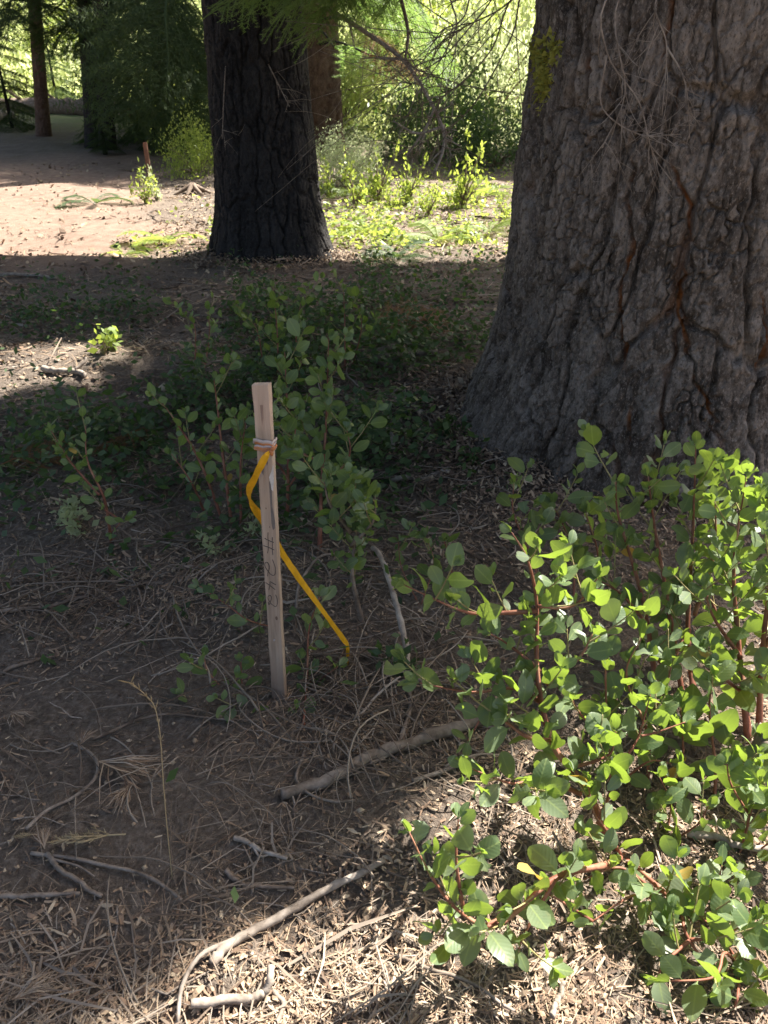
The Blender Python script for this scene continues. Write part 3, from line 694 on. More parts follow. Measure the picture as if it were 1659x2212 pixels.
def box_rows(rows):
    """stacked rings of 4 corners -> prism with slightly uneven edges"""
    V = []; Fq = []
    for r in rows: V += r
    n = len(rows)
    for i in range(n - 1):
        for k in range(4):
            a = i * 4 + k; b2 = i * 4 + (k + 1) % 4; Fq.append((a, b2, b2 + 4, a + 4))
    Fq.append((3, 2, 1, 0)); Fq.append(tuple(range((n - 1) * 4, n * 4)))
    return np.array(V, float), np.array(Fq)
rows = []; rg = np.random.default_rng(2); NZ = 40
for i in range(NZ + 1):
    z = -0.12 + (SL + 0.12) * i / NZ; j = rg.normal(0, 0.0004, 4); pt = max(0.25, min(1, (z + 0.12) / 0.10))
    nick = 0.003 if SL - z < 0.05 else 0.0
    w, d = W / 2 * pt, D / 2
    rows.append([(-w + j[0] - nick * .6 + 0.0, -d, z), (w + j[1], -d, z), (w + j[2], d, z), (-w + j[3] - nick * .6, d, z)])
rows[-1] = [(rows[-1][0][0], -D / 2, SL - 0.002), (rows[-1][1][0], -D / 2, SL + 0.003), (rows[-1][2][0], D / 2, SL + 0.003), (rows[-1][3][0], D / 2, SL - 0.002)]
V, Fq = box_rows(rows)
me = mesh_np('lath', V, [Fq], False); lath = obj('lath', me, stake_mat(), stake)
bv = lath.modifiers.new('edge', 'BEVEL'); bv.width = 0.0015; bv.segments = 2; bv.limit_method = 'ANGLE'; bv.angle_limit = R(40)
M_INK = mat_plain('pencil_ink', (0.115, 0.095, 0.085), 0.9)
# lettering "#242", written sideways down the face; zx, zy are read off the face as written
def face_pt(zx, zy):
    py = 1130 + zy / 9.22; fr = (1565 - py) / (1565 - 864.5)
    left = 430 + zy / 2212 * 125
    u = (zx - left) / 352.0
    return (-W / 2 + u * W, -D / 2 - 0.0006, SL * fr * 1.0)
strokes = [('hash_sign', [[(603, 215), (597, 300), (602, 420), (600, 560), (585, 640)], [(705, 300), (703, 480), (708, 655)], [(515, 340), (600, 372), (740, 400)], [(485, 497), (620, 520), (750, 555)]]),
           ('digit_two', [[(705, 760), (745, 850), (775, 940), (770, 1040), (735, 1090), (660, 1085), (590, 1020), (530, 950), (512, 890), (540, 840), (585, 845), (620, 900), (620, 960), (590, 1050), (580, 1130)]]),
           ('digit_four', [[(785, 1290), (715, 1268), (640, 1245), (630, 1330), (605, 1430)], [(525, 1275), (640, 1330), (765, 1400)]]),
           ('digit_two', [[(775, 1510), (815, 1600), (820, 1690), (790, 1765), (740, 1770), (655, 1725), (590, 1640), (585, 1580), (620, 1545), (665, 1565), (668, 1620), (640, 1690), (605, 1760), (585, 1700)]])]
for nm, ss in strokes:
    A = Acc()
    for s in ss:
        sp_ = spline([face_pt(*p) for p in s], 4 * len(s)); tube(A, sp_, 0.00088, 5)
    obj(nm, A.mesh(nm), M_INK, lath)
# dark weathered streak, knots and a nail
def flat_patch(name, pts, mat, off=0.0005):
    V = [face_pt(*p) for p in pts]; V = np.array(V); V[:, 1] = -D / 2 - off
    c = V.mean(0); A = Acc(); n = len(V)
    A.add(np.vstack([V, c]), None, [(i, (i + 1) % n, n) for i in range(n)]); return obj(name, A.mesh(name, False), mat, lath)
M_STAIN = mat_plain('weather_stain', (0.19, 0.165, 0.15), 0.9)
flat_patch('dark_streak', [(640, -760), (670, -820), (700, -600), (712, -300), (772, -20), (768, 110), (720, 150), (690, 60), (660, -350)], M_STAIN)
flat_patch('dark_streak', [(470, -1110), (510, -1190), (545, -1120), (520, -1000), (510, -880), (470, -930)], M_STAIN)
flat_patch('dark_streak', [(560, -1200), (600, -1240), (620, -1120), (590, -1060)], M_STAIN)
flat_patch('dark_streak', [(455, -2120), (520, -2125), (525, -1900), (500, -1760), (480, -1860)], mat_plain('grain_stain', (0.38, 0.26, 0.20), 0.9))
flat_patch('splinter', [(640, -860), (690, -960), (745, -1120), (755, -820), (735, -610), (695, -640), (680, -740)], mat_plain('pale_splinter', (0.72, 0.68, 0.64), 0.8), 0.0014)
for zx, zy, r in ((795, 2040, 0.0042), (640, 100, 0.0015), (560, -260, 0.0018)):
    A = Acc(); p = np.array(face_pt(zx, zy)); a = np.arange(10) / 10 * 2 * math.pi
    A.add(np.vstack([p + np.stack([np.cos(a) * r * 0.8, 0 * a, np.sin(a) * r * 1.5], -1), p]), None, [(i, (i + 1) % 10, 10) for i in range(10)])
    obj('knot', A.mesh('knot', False), mat_plain('knot_wood', (0.21, 0.14, 0.105), 0.85), lath)
A = Acc(); p = np.array(face_pt(740, 2560)); tube(A, [p + [0, 0.002, 0], p + [0, -0.0025, 0]], 0.0028, 8); obj('nail_head', A.mesh('nail_head'), mat_plain('nail_metal', (0.55, 0.48, 0.44), 0.5), lath)

def sw(x, y, z): return stake.location + SM.to_3x3() @ Vector((x, y, z))
def ribbon(acc, P, width, side, a=None, thick=0.0006):
    """flat strip with thickness; side = per-point width direction"""
    P = np.asarray(P, float); S = np.asarray(side, float); S /= np.linalg.norm(S, axis=1)[:, None]
    T = np.gradient(P, axis=0); Nn = np.cross(T, S); Nn /= np.linalg.norm(Nn, axis=1)[:, None] + 1e-9
    w = np.zeros(len(P)) + width; w = w[:, None] / 2
    rows = np.stack([P - S * w - Nn * thick, P + Nn * thick * 2.5 , P + S * w - Nn * thick, P - Nn * thick], 1)
    n = len(P); I = np.arange(n * 4).reshape(n, 4); J = np.roll(I, -1, 1)
    acc.add(rows.reshape(-1, 3), np.stack([I[:-1], J[:-1], J[1:], I[1:]], -1).reshape(-1, 4), None, a)
# wrapped faded tape
zt = (1565 - (850 + 1050 / 8.508)) / 700.5 * SL
wrap = empty('flagging_wrap', sw(0, 0, zt), 'faded orange and white flagging tape knotted round the stake', 'tape')
M_OR = mat_plain('orange_tape', (0.72, 0.30, 0.12), 0.45, (0.8, 0.35, 0.12), 0.25); M_WH = mat_plain('faded_tape', (0.70, 0.60, 0.56), 0.5, (0.7, 0.6, 0.55), 0.2)
def loop_pts(z0, z1, off, n=6):
    w, d = W / 2 + off, D / 2 + off
    c = [(-w, -d), (w, -d), (w, d), (-w, d), (-w, -d)]; out = []
    for i in range(4):
        for s in np.linspace(0, 1, n, endpoint=False):
            out.append((c[i][0] + (c[i + 1][0] - c[i][0]) * s, c[i][1] + (c[i + 1][1] - c[i][1]) * s))
    out.append(c[-1]); m = len(out)
    return [(x, y, z0 + (z1 - z0) * k / (m - 1) + 0.0012 * math.sin(k * 1.7)) for k, (x, y) in enumerate(out)]
for nm, z0, z1, off, mat, wd in (('loop', 0.004, -0.010, 0.0016, M_OR, 0.010), ('loop', -0.006, 0.004, 0.0026, M_WH, 0.006), ('loop', -0.011, -0.009, 0.0036, M_OR, 0.009), ('loop', 0.009, 0.004, 0.0042, M_WH, 0.008), ('loop', -0.013, -0.012, 0.0030, M_WH, 0.005)):
    P = [tuple(SM.to_3x3() @ Vector((x, y, z))) for x, y, z in loop_pts(z0, z1, off)]
    A = Acc(); ribbon(A, P, wd, [tuple(zax)] * len(P), thick=0.0005); obj(nm, A.mesh(nm, False), mat, wrap)
A = Acc(); kp = SM.to_3x3() @ Vector((W / 2, -D / 2 - 0.004, -0.010))
for dx, dy, dz in ((0.008, -0.002, 0.010), (0.002, -0.006, -0.012), (-0.006, -0.005, -0.006)):
    tube(A, spline([tuple(kp), tuple(kp + Vector((dx * .5, dy, dz * .4))), tuple(kp + Vector((dx, dy * .5, dz)))], 6), [0.0045, 0.005, 0.0055, 0.005, 0.004, 0.002], 6)
obj('knot', A.mesh('knot'), M_OR, wrap)
# yellow tail of tape
M_YEL = mat_plain('yellow_tape', (0.78, 0.44, 0.02), 0.35, (0.85, 0.5, 0.03), 0.25)
Yf = base.y
tp = [sw(W / 2 - 0.002, -D / 2 - 0.007, zt - 0.012), at(575, 985, Yf - 0.035), at(552, 1030, Yf - 0.04), at(538, 1062, Yf - 0.02), at(545, 1090, Yf + 0.01), at(566, 1122, Yf + 0.03),
      at(600, 1180, Yf + 0.05), at(640, 1240, Yf + 0.07), at(690, 1310, Yf + 0.09), at(745, 1385, Yf + 0.12), at(751, 1398, Yf + 0.12), at(752, 1440, Yf + 0.13)]
P = spline([tuple(p) for p in tp], 80)
T = np.gradient(P, axis=0); view = P - np.array([0, 0, CAMZ]); side = np.cross(T, view); side /= np.linalg.norm(side, axis=1)[:, None]
vn = view / np.linalg.norm(view, axis=1)[:, None]
tw = np.interp(np.linspace(0, 1, 80), [0, 0.2, 0.33, 0.45, 0.6, 0.8, 1], [0.9, 0.5, 1.2, 0.3, 0.5, 0.7, 1.1])[:, None]
_k = np.arange(80); tw = tw + (0.25 * np.sin(_k * 0.35) * np.sin(_k * 0.23 + 1))[:, None]; P = P + 0.0003 * np.random.default_rng(3).standard_normal(P.shape)
side = side * np.cos(tw) + vn * np.sin(tw)
A = Acc(); ribbon(A, P, np.interp(np.linspace(0, 1, 80), [0, .1, .85, 1], [0.010, 0.020, 0.018, 0.012]) * (1 + 0.05 * np.sin(_k * 0.8)), side, thick=0.0003)
tail = obj('flagging_tape', A.mesh('flagging_tape', False), M_YEL); tag(tail, 'yellow flagging tape trailing from the stake down to the twigs', 'tape')

# ------------------------------------------------------------------ broad-leaved shrubs (each leaf its own part)
def leaf_mesh(seed, bites):
    rg = np.random.default_rng(seed)
    t = np.array([0, .10, .27, .46, .66, .85, .96, 1.0]); w = np.array([0.02, .14, .25, .315, .315, .215, .10, .01])
    w = w * rg.uniform(0.70, 1.02); L = w.copy(); Rr = w.copy()
    for _ in range(bites):
        s = L if rg.random() < 0.5 else Rr; i = rg.integers(3, 7); s[i] *= rg.uniform(0.15, 0.5)
        if rg.random() < 0.6: s[min(7, i + 1)] *= 0.3
    tipcut = rg.uniform(0.72, 0.85) if bites >= 2 else 1.0
    y = 0.14 + 0.86 * np.minimum(t, tipcut); y[-1] = y[-1] - (0.06 if bites >= 2 else 0)
    fold = rg.uniform(0.05, 0.22); curl = rg.uniform(-0.6, 0.35); tw = rg.uniform(-0.45, 0.45)
    zc = curl * (y - 0.14) ** 2
    V = [];
    for i in range(8):
        for sx, ww in ((-1, L[i]), (0, 0), (1, Rr[i])):
            x = sx * ww; z = zc[i] + fold * ww + tw * x * y[i] + 0.02 * rg.normal() * (sx != 0)
            V.append((x, y[i], z))
    Fq = []
    for i in range(7):
        a = i * 3; Fq += [(a, a + 1, a + 4, a + 3), (a + 1, a + 2, a + 5, a + 4)]
    k = len(V); V += [(-0.014, 0, 0), (0.014, 0, 0), (0.012, 0.17, 0.002), (-0.012, 0.17, 0.002)]; Fq.append((k, k + 1, k + 2, k + 3))
    return mesh_np('leaf', np.array(V), [np.array(Fq)], True)
LEAF = [leaf_mesh(s, b) for s, b in zip(range(18), (0, 0, 0, 0, 0, 1, 1, 2, 0, 3, 1, 1, 2, 0, 2, 3, 0, 2))]
for m_ in LEAF: m_.materials.append(M_MANZ)
LEAF_Y = [leaf_mesh(40 + s, 0) for s in range(2)]
for m_ in LEAF_Y: m_.materials.append(M_YLEAF)
UP = Vector((0, 0, 1))
LEAF_COUNT = {}
def add_leaf(root, p, d, size, rr, whole=0.0, yellow=False):
    if LEAF_COUNT.get(root.name, 0) >= 298: return
    LEAF_COUNT[root.name] = LEAF_COUNT.get(root.name, 0) + 1
    d = d.normalized(); n = d.cross(UP)
    if n.length < 0.1: n = Vector((1, 0, 0))
    n.normalize(); to_cam = (cam.location - p).normalized()
    best = None
    for _ in range(2):
        nn = Matrix.Rotation(rr.gauss(0, 0.9), 3, d) @ n
        s = abs(nn.dot(to_cam)) + rr.random() * 0.5
        if best is None or s > best[0]: best = (s, nn)
    n = best[1]; x = d.cross(n).normalized()
    M = Matrix((x, d, n)).transposed().to_4x4()
    me = rr.choice(LEAF_Y) if yellow else (rr.choice(LEAF) if rr.random() > whole else LEAF[rr.randrange(5)])
    o = obj('leaf', me, None, root)
    o.matrix_local = Matrix.Translation(p - root.location) @ M @ Matrix.Diagonal((size, size, size, 1))
    if yellow: o['label'] = 'yellowed leaf'
def shoot(root, P, r0, r1, rr, leaf, spacing, f0, stemmat, whole=0.0, yprob=0.005):
    n = max(8, len(P)); S = spline([tuple(p) for p in P], n * 3)
    A = Acc(); tube(A, S, np.linspace(r0, r1, len(S)), 6, rough=0.25, rng=np.random.default_rng(rr.randrange(9999)))
    part('stem', A.mesh('stem'), stemmat, root)
    seg = np.linalg.norm(np.diff(S, axis=0), axis=1); cum = np.concatenate([[0], np.cumsum(seg)]); L = cum[-1]
    s = L * f0; phi = rr.uniform(0, 6.28)
    while s < L:
        q = np.array([np.interp(s, cum, S[:, j]) for j in range(3)]); q2 = np.array([np.interp(min(L, s + 0.01), cum, S[:, j]) for j in range(3)])
        q1 = np.array([np.interp(max(0, s - 0.01), cum, S[:, j]) for j in range(3)])
        T = Vector(q2 - q1).normalized(); a = T.orthogonal().normalized(); b = T.cross(a)
        phi += 2.4 + rr.uniform(-.4, .4); f = s / L
        rad = a * math.cos(phi) + b * math.sin(phi)
        d = rad * rr.uniform(0.7, 1.0) + T * (0.25 + 0.6 * max(0, f - 0.7) / 0.3) + UP * 0.35
        add_leaf(root, Vector(q), d, leaf * 1.32 * rr.uniform(0.5, 1.2) * (1 - 0.35 * max(0, f - 0.8) / 0.2), rr, whole, rr.random() < yprob)
        s += spacing * rr.uniform(0.6, 1.4)
    for k in range(3):      # leaves at the tip
        T = Vector(S[-1] - S[-3]).normalized()
        add_leaf(root, Vector(S[-1]), T + Vector((rr.gauss(0, .5), rr.gauss(0, .5), rr.gauss(0.2, .4))), leaf * rr.uniform(0.5, 0.85), rr, whole)
    return S
def shrub(name, label, stems, leaf, seed, spacing=0.022, f0=0.35, side=4, sl=(0.07, 0.14), r=0.0045, whole=0.2, yprob=0.006, group=None, smat=None, cat='shrub'):
    """stems: lists of points; the first point of a stem is a ground pixel (px, py) or (px, py, Y)"""
    rr = random.Random(seed)
    def pt(p): return gp(*p) - UP * 0.01 if len(p) == 2 else at(*p)
    root = empty(name, pt(stems[0][0]), label, cat, group)
    for st in stems:
        P = [pt(p) for p in st]
        for q_ in P[1:-1]: q_ += Vector((rr.gauss(0, 0.010), rr.gauss(0, 0.010), rr.gauss(0, 0.006)))
        length = sum((P[i + 1] - P[i]).length for i in range(len(P) - 1))
        S = shoot(root, P, r * min(1.4, 0.5 + length * 1.2), 0.0013, rr, leaf, spacing, f0, smat or M_STEM, whole, yprob)
        ns = max(0, int(round(side * min(1.3, length / 0.35))))
        for k in range(ns):
            i = int(len(S) * (f0 * 0.8 + (0.95 - f0 * 0.8) * (k + rr.random()) / ns)); i = min(max(1, i), len(S) - 2)
            T = Vector(S[i + 1] - S[i - 1]).normalized(); az = rr.uniform(0, 6.28)
            d = (Vector((math.cos(az), math.sin(az), 0.35 + 0.5 * rr.random())) + T * 0.5).normalized(); l = rr.uniform(*sl)
            p0 = Vector(S[i]); shoot(root, [p0, p0 + d * l * 0.5 + UP * 0.005, p0 + d * l + UP * 0.02], 0.0022, 0.0012, rr, leaf * 0.95, spacing * 0.85, 0.35, M_STEMG, whole, yprob)
    return root

# sunlit foreground shrub: one sprawling plant in front, taller ones behind
shrub('manzanita_shrub', 'sunlit red-stemmed shrub with its forked crown nearest the stake', [
    [(1330, 1840), (1255, 1715, 1.06), (1200, 1600, 1.14), (1168, 1450, 1.22), (1160, 1305, 1.27), (1140, 1200, 1.29), (1105, 1150, 1.30)],
    [(1160, 1320, 1.27), (1080, 1330, 1.26), (985, 1300, 1.26), (870, 1262, 1.27)],
    [(1162, 1310, 1.27), (1240, 1295, 1.27), (1290, 1250, 1.28)],
    [(1185, 1530, 1.19), (1110, 1490, 1.18), (1020, 1485, 1.17), (905, 1475, 1.17)],
    [(1180, 1480, 1.20), (1250, 1420, 1.23), (1280, 1370, 1.25)],
    [(1255, 1715, 1.06), (1180, 1690, 1.05), (1100, 1688, 1.05), (1005, 1655, 1.05)],
    [(1200, 1600, 1.14), (1130, 1580, 1.12), (1060, 1560, 1.11), (1010, 1600, 1.10)],
    [(1230, 1660, 1.08), (1310, 1640, 1.09), (1330, 1580, 1.12)],
    [(1168, 1450, 1.22), (1100, 1400, 1.24), (1060, 1370, 1.25)],
    ], 0.052, 1, 0.021, 0.18, 3.6, (0.06, 0.12), 0.0065)
shrub('manzanita_shrub', 'low sunlit shrub spreading over the needles at the bottom of the picture', [
    [(1345, 1845), (1275, 1865, 0.93), (1200, 1900, 0.86), (1080, 1985, 0.80), (1000, 1960, 0.80), (940, 1890, 0.82), (885, 1800, 0.85)],
    [(1000, 1960, 0.80), (985, 1860, 0.83), (990, 1770, 0.86)],
    [(1080, 1985, 0.80), (1000, 2010, 0.78), (940, 2020, 0.78)],
    [(1200, 1900, 0.86), (1150, 1990, 0.80), (1120, 2050, 0.78)],
    [(1345, 1845), (1400, 1905, 0.92), (1450, 1960, 0.86), (1490, 2030, 0.80), (1560, 2110, 0.76), (1640, 2170, 0.73)],
    [(1450, 1960, 0.86), (1370, 1950, 0.86), (1280, 1990, 0.83)],
    [(1490, 2030, 0.80), (1460, 2080, 0.76), (1420, 2110, 0.75)],
    [(1450, 1960, 0.86), (1530, 1930, 0.88), (1560, 1870, 0.91)],
    [(1345, 1845), (1310, 1790, 0.99), (1290, 1740, 1.02), (1270, 1690, 1.04)],
    [(1280, 1990, 0.83), (1220, 1960, 0.84), (1180, 1930, 0.86)],
    [(1490, 2030, 0.80), (1560, 2010, 0.80), (1620, 1990, 0.81)],
    [(1420, 1930, 0.89), (1340, 1880, 0.92), (1260, 1900, 0.90)],
    ], 0.050, 2, 0.022, 0.18, 2.6, (0.05, 0.10), 0.006)
shrub('manzanita_shrub', 'sunlit shrub filling the gap right of the forked crown', [
    [(1320, 1720), (1310, 1600, 1.25), (1300, 1480, 1.32), (1310, 1390, 1.36)],
    [(1400, 1700), (1380, 1580, 1.27), (1370, 1460, 1.33), (1390, 1370, 1.37)],
    [(1310, 1600, 1.25), (1260, 1540, 1.26), (1230, 1500, 1.27)],
    [(1380, 1580, 1.27), (1430, 1500, 1.30), (1450, 1440, 1.32)],
    [(1340, 1690, 1.18), (1400, 1640, 1.18), (1450, 1650, 1.17)],
    [(1290, 1780, 1.03), (1340, 1650, 1.10), (1385, 1590, 1.14), (1405, 1500, 1.17)],
    [(1385, 1590, 1.14), (1430, 1585, 1.14), (1480, 1560, 1.15)],
    ], 0.050, 31, 0.026, 0.2, 2.6, (0.06, 0.11), 0.005)
shrub('manzanita_shrub', 'lowest sunlit shrub in the bottom right corner', [
    [(1600, 2080), (1560, 2060, 0.76), (1510, 2090, 0.73), (1450, 2120, 0.71)],
    [(1600, 2080), (1630, 2040, 0.80), (1660, 2000, 0.82)],
    [(1600, 2080), (1600, 2130, 0.72), (1580, 2190, 0.70)],
    [(1600, 2080), (1540, 2010, 0.82), (1500, 1970, 0.84)],
    ], 0.050, 32, 0.025, 0.2, 3, (0.05, 0.10), 0.005)
shrub('manzanita_shrub', 'tall sunlit shrub with its top leaf against the huge trunk', [
    [(1505, 1545), (1490, 1360, 1.58), (1488, 1150, 1.72), (1503, 965, 1.80)],
    [(1480, 1520), (1440, 1300, 1.62), (1425, 1130, 1.72), (1400, 1030, 1.76)],
    [(1420, 1480), (1390, 1300, 1.65), (1340, 1130, 1.75), (1330, 1040, 1.78)],
    [(1500, 1330, 1.6), (1540, 1190, 1.68), (1545, 1080, 1.72)],
    [(1400, 1350, 1.62), (1340, 1290, 1.62), (1290, 1250, 1.64)],
    [(1490, 1360, 1.58), (1440, 1420, 1.52), (1400, 1400, 1.52)],
    [(1488, 1250, 1.66), (1540, 1300, 1.6), (1560, 1370, 1.55)],
    ], 0.055, 3, 0.022, 0.2, 4, (0.08, 0.16), 0.007)
shrub('manzanita_shrub', 'thick-stemmed shrub cut off by the right edge above the wood stub', [
    [(1620, 1600), (1600, 1420, 1.45), (1585, 1230, 1.55), (1612, 1030, 1.62)],
    [(1640, 1590), (1650, 1400, 1.45), (1660, 1200, 1.52), (1640, 1080, 1.58)],
    [(1600, 1420, 1.45), (1550, 1330, 1.46), (1520, 1270, 1.48)],
    [(1650, 1400, 1.45), (1690, 1300, 1.46), (1700, 1200, 1.48)],
    [(1610, 1500, 1.40), (1560, 1460, 1.40), (1530, 1420, 1.42)],
    ], 0.056, 4, 0.021, 0.15, 5, (0.08, 0.15), 0.008)
shrub('manzanita_shrub', 'small pale-leaved shrub at the foot of the huge trunk', [
    [(1180, 1290), (1150, 1190, 2.0), (1125, 1100, 2.06), (1110, 1045, 2.08)],
    [(1240, 1300), (1235, 1190, 1.98), (1195, 1090, 2.05)],
    [(1290, 1310), (1285, 1200, 1.95), (1265, 1110, 2.0)],
    ], 0.058, 5, 0.024, 0.3, 3, (0.07, 0.13), 0.005)
shrub('manzanita_shrub', 'large-leaved stem in shade left of the weathered wood stub', [
    [(1545, 1735), (1535, 1640, 1.22), (1537, 1540, 1.27), (1545, 1440, 1.30)],
    [(1470, 1720), (1480, 1620, 1.24), (1470, 1530, 1.28)],
    ], 0.068, 6, 0.028, 0.2, 2, (0.06, 0.12), 0.005, whole=0.7)
shrub('manzanita_shrub', 'chewed-leaf sprig at the right edge below the wood stub', [
    [(1560, 1990), (1590, 1890, 0.98), (1618, 1760, 1.04), (1640, 1660, 1.08)],
    [(1590, 1890, 0.98), (1650, 1860, 0.98), (1690, 1800, 1.0)],
    [(1618, 1760, 1.04), (1580, 1700, 1.06), (1570, 1650, 1.07)],
    [(1570, 1960, 0.92), (1630, 2030, 0.88), (1680, 2060, 0.86)],
    ], 0.048, 7, 0.018, 0.12, 4, (0.05, 0.10), 0.0045)
shrub('manzanita_shrub', 'bitten sunlit sprig just left of the right-edge sprig', [
    [(1440, 1890), (1445, 1820, 1.05), (1440, 1740, 1.09), (1425, 1680, 1.11)],
    [(1445, 1820, 1.05), (1490, 1770, 1.06), (1530, 1740, 1.07)],
    ], 0.048, 8, 0.022, 0.2, 3, (0.05, 0.10), 0.004)
# shaded shrubs round and behind the stake
shrub('manzanita_shrub', 'shaded shrub on a thick grey stem right of the stake', [
    [(785, 1350), (768, 1250, 1.86), (757, 1150, 1.90), (765, 1045, 1.93)],
    [(757, 1150, 1.90), (715, 1090, 1.90), (700, 1040, 1.92)],
    [(757, 1180, 1.89), (800, 1120, 1.88), (810, 1070, 1.9)],
    ], 0.050, 9, 0.021, 0.3, 6, (0.07, 0.13), 0.009, whole=0.9, smat=M_STICKD)
shrub('manzanita_shrub', 'shaded shrub with the tallest upright shoot behind the stake', [
    [(690, 1190), (700, 1060, 2.30), (706, 900, 2.42), (710, 730, 2.52)],
    [(700, 1060, 2.30), (740, 980, 2.32), (750, 930, 2.34)],
    [(700, 1000, 2.34), (650, 960, 2.34), (640, 900, 2.36)],
    ], 0.055, 10, 0.025, 0.2, 6, (0.08, 0.15), 0.007, whole=0.9)
shrub('manzanita_shrub', 'shaded shrub directly behind the top of the stake', [
    [(620, 1120), (630, 960, 2.5), (622, 830, 2.6), (615, 760, 2.66)],
    [(625, 1050, 2.45), (660, 1000, 2.45), (665, 940, 2.48)],
    [(625, 1040, 2.45), (580, 960, 2.5), (565, 890, 2.54)],
    ], 0.055, 11, 0.028, 0.2, 4, (0.08, 0.15), 0.006, whole=0.9)
shrub('manzanita_shrub', 'broad shaded shrub left of the stake top', [
    [(500, 1130), (490, 990, 2.5), (470, 870, 2.6), (462, 820, 2.62)],
    [(480, 1120), (430, 1000, 2.52), (390, 910, 2.58), (350, 870, 2.6)],
    [(520, 1130), (530, 1000, 2.48), (535, 890, 2.54)],
    [(440, 1100), (400, 1040, 2.5), (370, 980, 2.52)],
    ], 0.046, 12, 0.030, 0.3, 2, (0.08, 0.16), 0.006, whole=0.9)
shrub('manzanita_shrub', 'shaded shrub near the left edge beside the brown dead bough', [
    [(240, 1170), (222, 1080, 2.28), (200, 1000, 2.32), (185, 920, 2.38)],
    [(215, 1070, 2.29), (150, 1000, 2.32), (110, 930, 2.36)],
    [(225, 1100, 2.27), (250, 1130, 2.24), (240, 1150, 2.22)],
    ], 0.042, 13, 0.030, 0.3, 2, (0.07, 0.13), 0.006, whole=0.9, yprob=0.03)
shrub('manzanita_shrub', 'little shaded shrub hugging the foot of the stake', [
    [(540, 1575), (500, 1520, 1.52), (470, 1460, 1.55), (440, 1420, 1.58)],
    [(540, 1575), (530, 1500, 1.53), (520, 1430, 1.57)],
    [(560, 1585), (600, 1550, 1.47), (640, 1530, 1.48)],
    [(520, 1570), (470, 1560, 1.48), (440, 1530, 1.5)],
    ], 0.045, 14, 0.028, 0.2, 2, (0.05, 0.09), 0.004, whole=0.9)
shrub('manzanita_shrub', 'small shaded shrub under the yellow tape', [
    [(655, 1560), (662, 1460, 1.56), (672, 1360, 1.62), (690, 1290, 1.66)],
    [(660, 1500, 1.54), (700, 1480, 1.54), (730, 1440, 1.55)],
    [(655, 1560), (700, 1545, 1.5), (725, 1520, 1.5)],
    ], 0.047, 15, 0.031, 0.2, 2, (0.05, 0.1), 0.004, whole=0.9)
shrub('manzanita_shrub', 'leafy sprig reaching left of the stake at mid height', [
    [(590, 1350), (540, 1340, 1.72), (490, 1305, 1.74), (430, 1265, 1.76)],
    ], 0.044, 16, 0.024, 0.2, 2, (0.05, 0.09), 0.003, whole=0.95)
shrub('manzanita_shrub', 'shaded sprigs between the stake and the sunlit crown', [
    [(905, 1300), (880, 1230, 2.0), (860, 1170, 2.04)], [(910, 1300), (925, 1220, 2.0), (920, 1160, 2.04)], [(985, 1290), (975, 1210, 2.0), (960, 1170, 2.02)],
    ], 0.047, 17, 0.026, 0.3, 2, (0.05, 0.09), 0.003, whole=0.9)
shrub('manzanita_shrub', 'shaded shrub farthest back in front of the charcoal trunk', [
    [(600, 810), (596, 720, 4.05), (590, 620, 4.2)], [(570, 800), (550, 720, 4.05), (540, 690, 4.1)], [(640, 800), (640, 720, 4.05), (650, 650, 4.15)],
    ], 0.050, 18, 0.040, 0.2, 3, (0.1, 0.2), 0.006, whole=0.9)
shrub('manzanita_shrub', 'shaded shrub between the charcoal trunk and the huge trunk', [
    [(745, 800), (748, 700, 4.1), (742, 625, 4.2)], [(760, 790), (775, 720, 4.1), (780, 680, 4.15)],
    ], 0.050, 19, 0.040, 0.2, 3, (0.1, 0.2), 0.006, whole=0.9)
shrub('manzanita_shrub', 'shaded shrub left of the farthest one with twin upright shoots', [
    [(420, 800), (418, 720, 4.2), (412, 670, 4.3)], [(440, 800), (448, 730, 4.2), (450, 670, 4.3)],
    ], 0.050, 20, 0.040, 0.2, 3, (0.1, 0.2), 0.006, whole=0.9)
# ------------------------------------------------------------------ sticks and branches on the ground
def stick(label, pts, r0, r1, mat, forks=(), lift=None, name='fallen_stick', seed=0, n=36, sides=8):
    rg = np.random.default_rng(seed + 100)
    lf = r0 * 0.8 + 0.007 if lift is None else lift
    P = np.array([list(gp(*p[:2])) for p in pts]); S = spline(P, n)
    S[:, 2] = GH(S[:, 0], S[:, 1]); k = np.ones(7) / 7
    S[:, 2] = np.convolve(np.pad(S[:, 2], 3, mode='edge'), k, 'valid') + lf
    for i, p in enumerate(pts):
        if len(p) > 2:
            w = np.exp(-((np.linspace(0, len(pts) - 1, n) - i) / 0.8) ** 2); S[:, 2] += w * p[2]
    S += np.stack([np.convolve(np.pad(rg.normal(0, r0 * 0.55, n), 3, mode='edge'), np.ones(7) / 7, 'valid') for _ in range(3)], -1)
    rad = np.linspace(r0, r1, n) * (1 + 0.035 * rg.standard_normal(n))
    for j in range(3): rad[rg.integers(2, n - 2)] *= 1.16
    A = Acc(); tube(A, S, rad, sides, rough=0.28, rng=rg)
    o = empty(name, Vector(S[0]), label, 'stick')
    part('shaft', A.mesh('shaft'), mat, o)
    for f in forks:
        P2 = np.array([list(gp(*p[:2])) for p in f]); S2 = spline(P2, 14); S2[:, 2] = GH(S2[:, 0], S2[:, 1]) + lf + np.array([np.interp(s, range(len(f)), [(p[2] if len(p) > 2 else 0) for p in f]) for s in np.linspace(0, len(f) - 1, 14)])
        A = Acc(); tube(A, S2, np.linspace(r0 * 0.55, r1 * 0.5, 14), 6, rough=0.2, rng=rg); part('side_twig', A.mesh('side_twig'), mat, o)
    return o
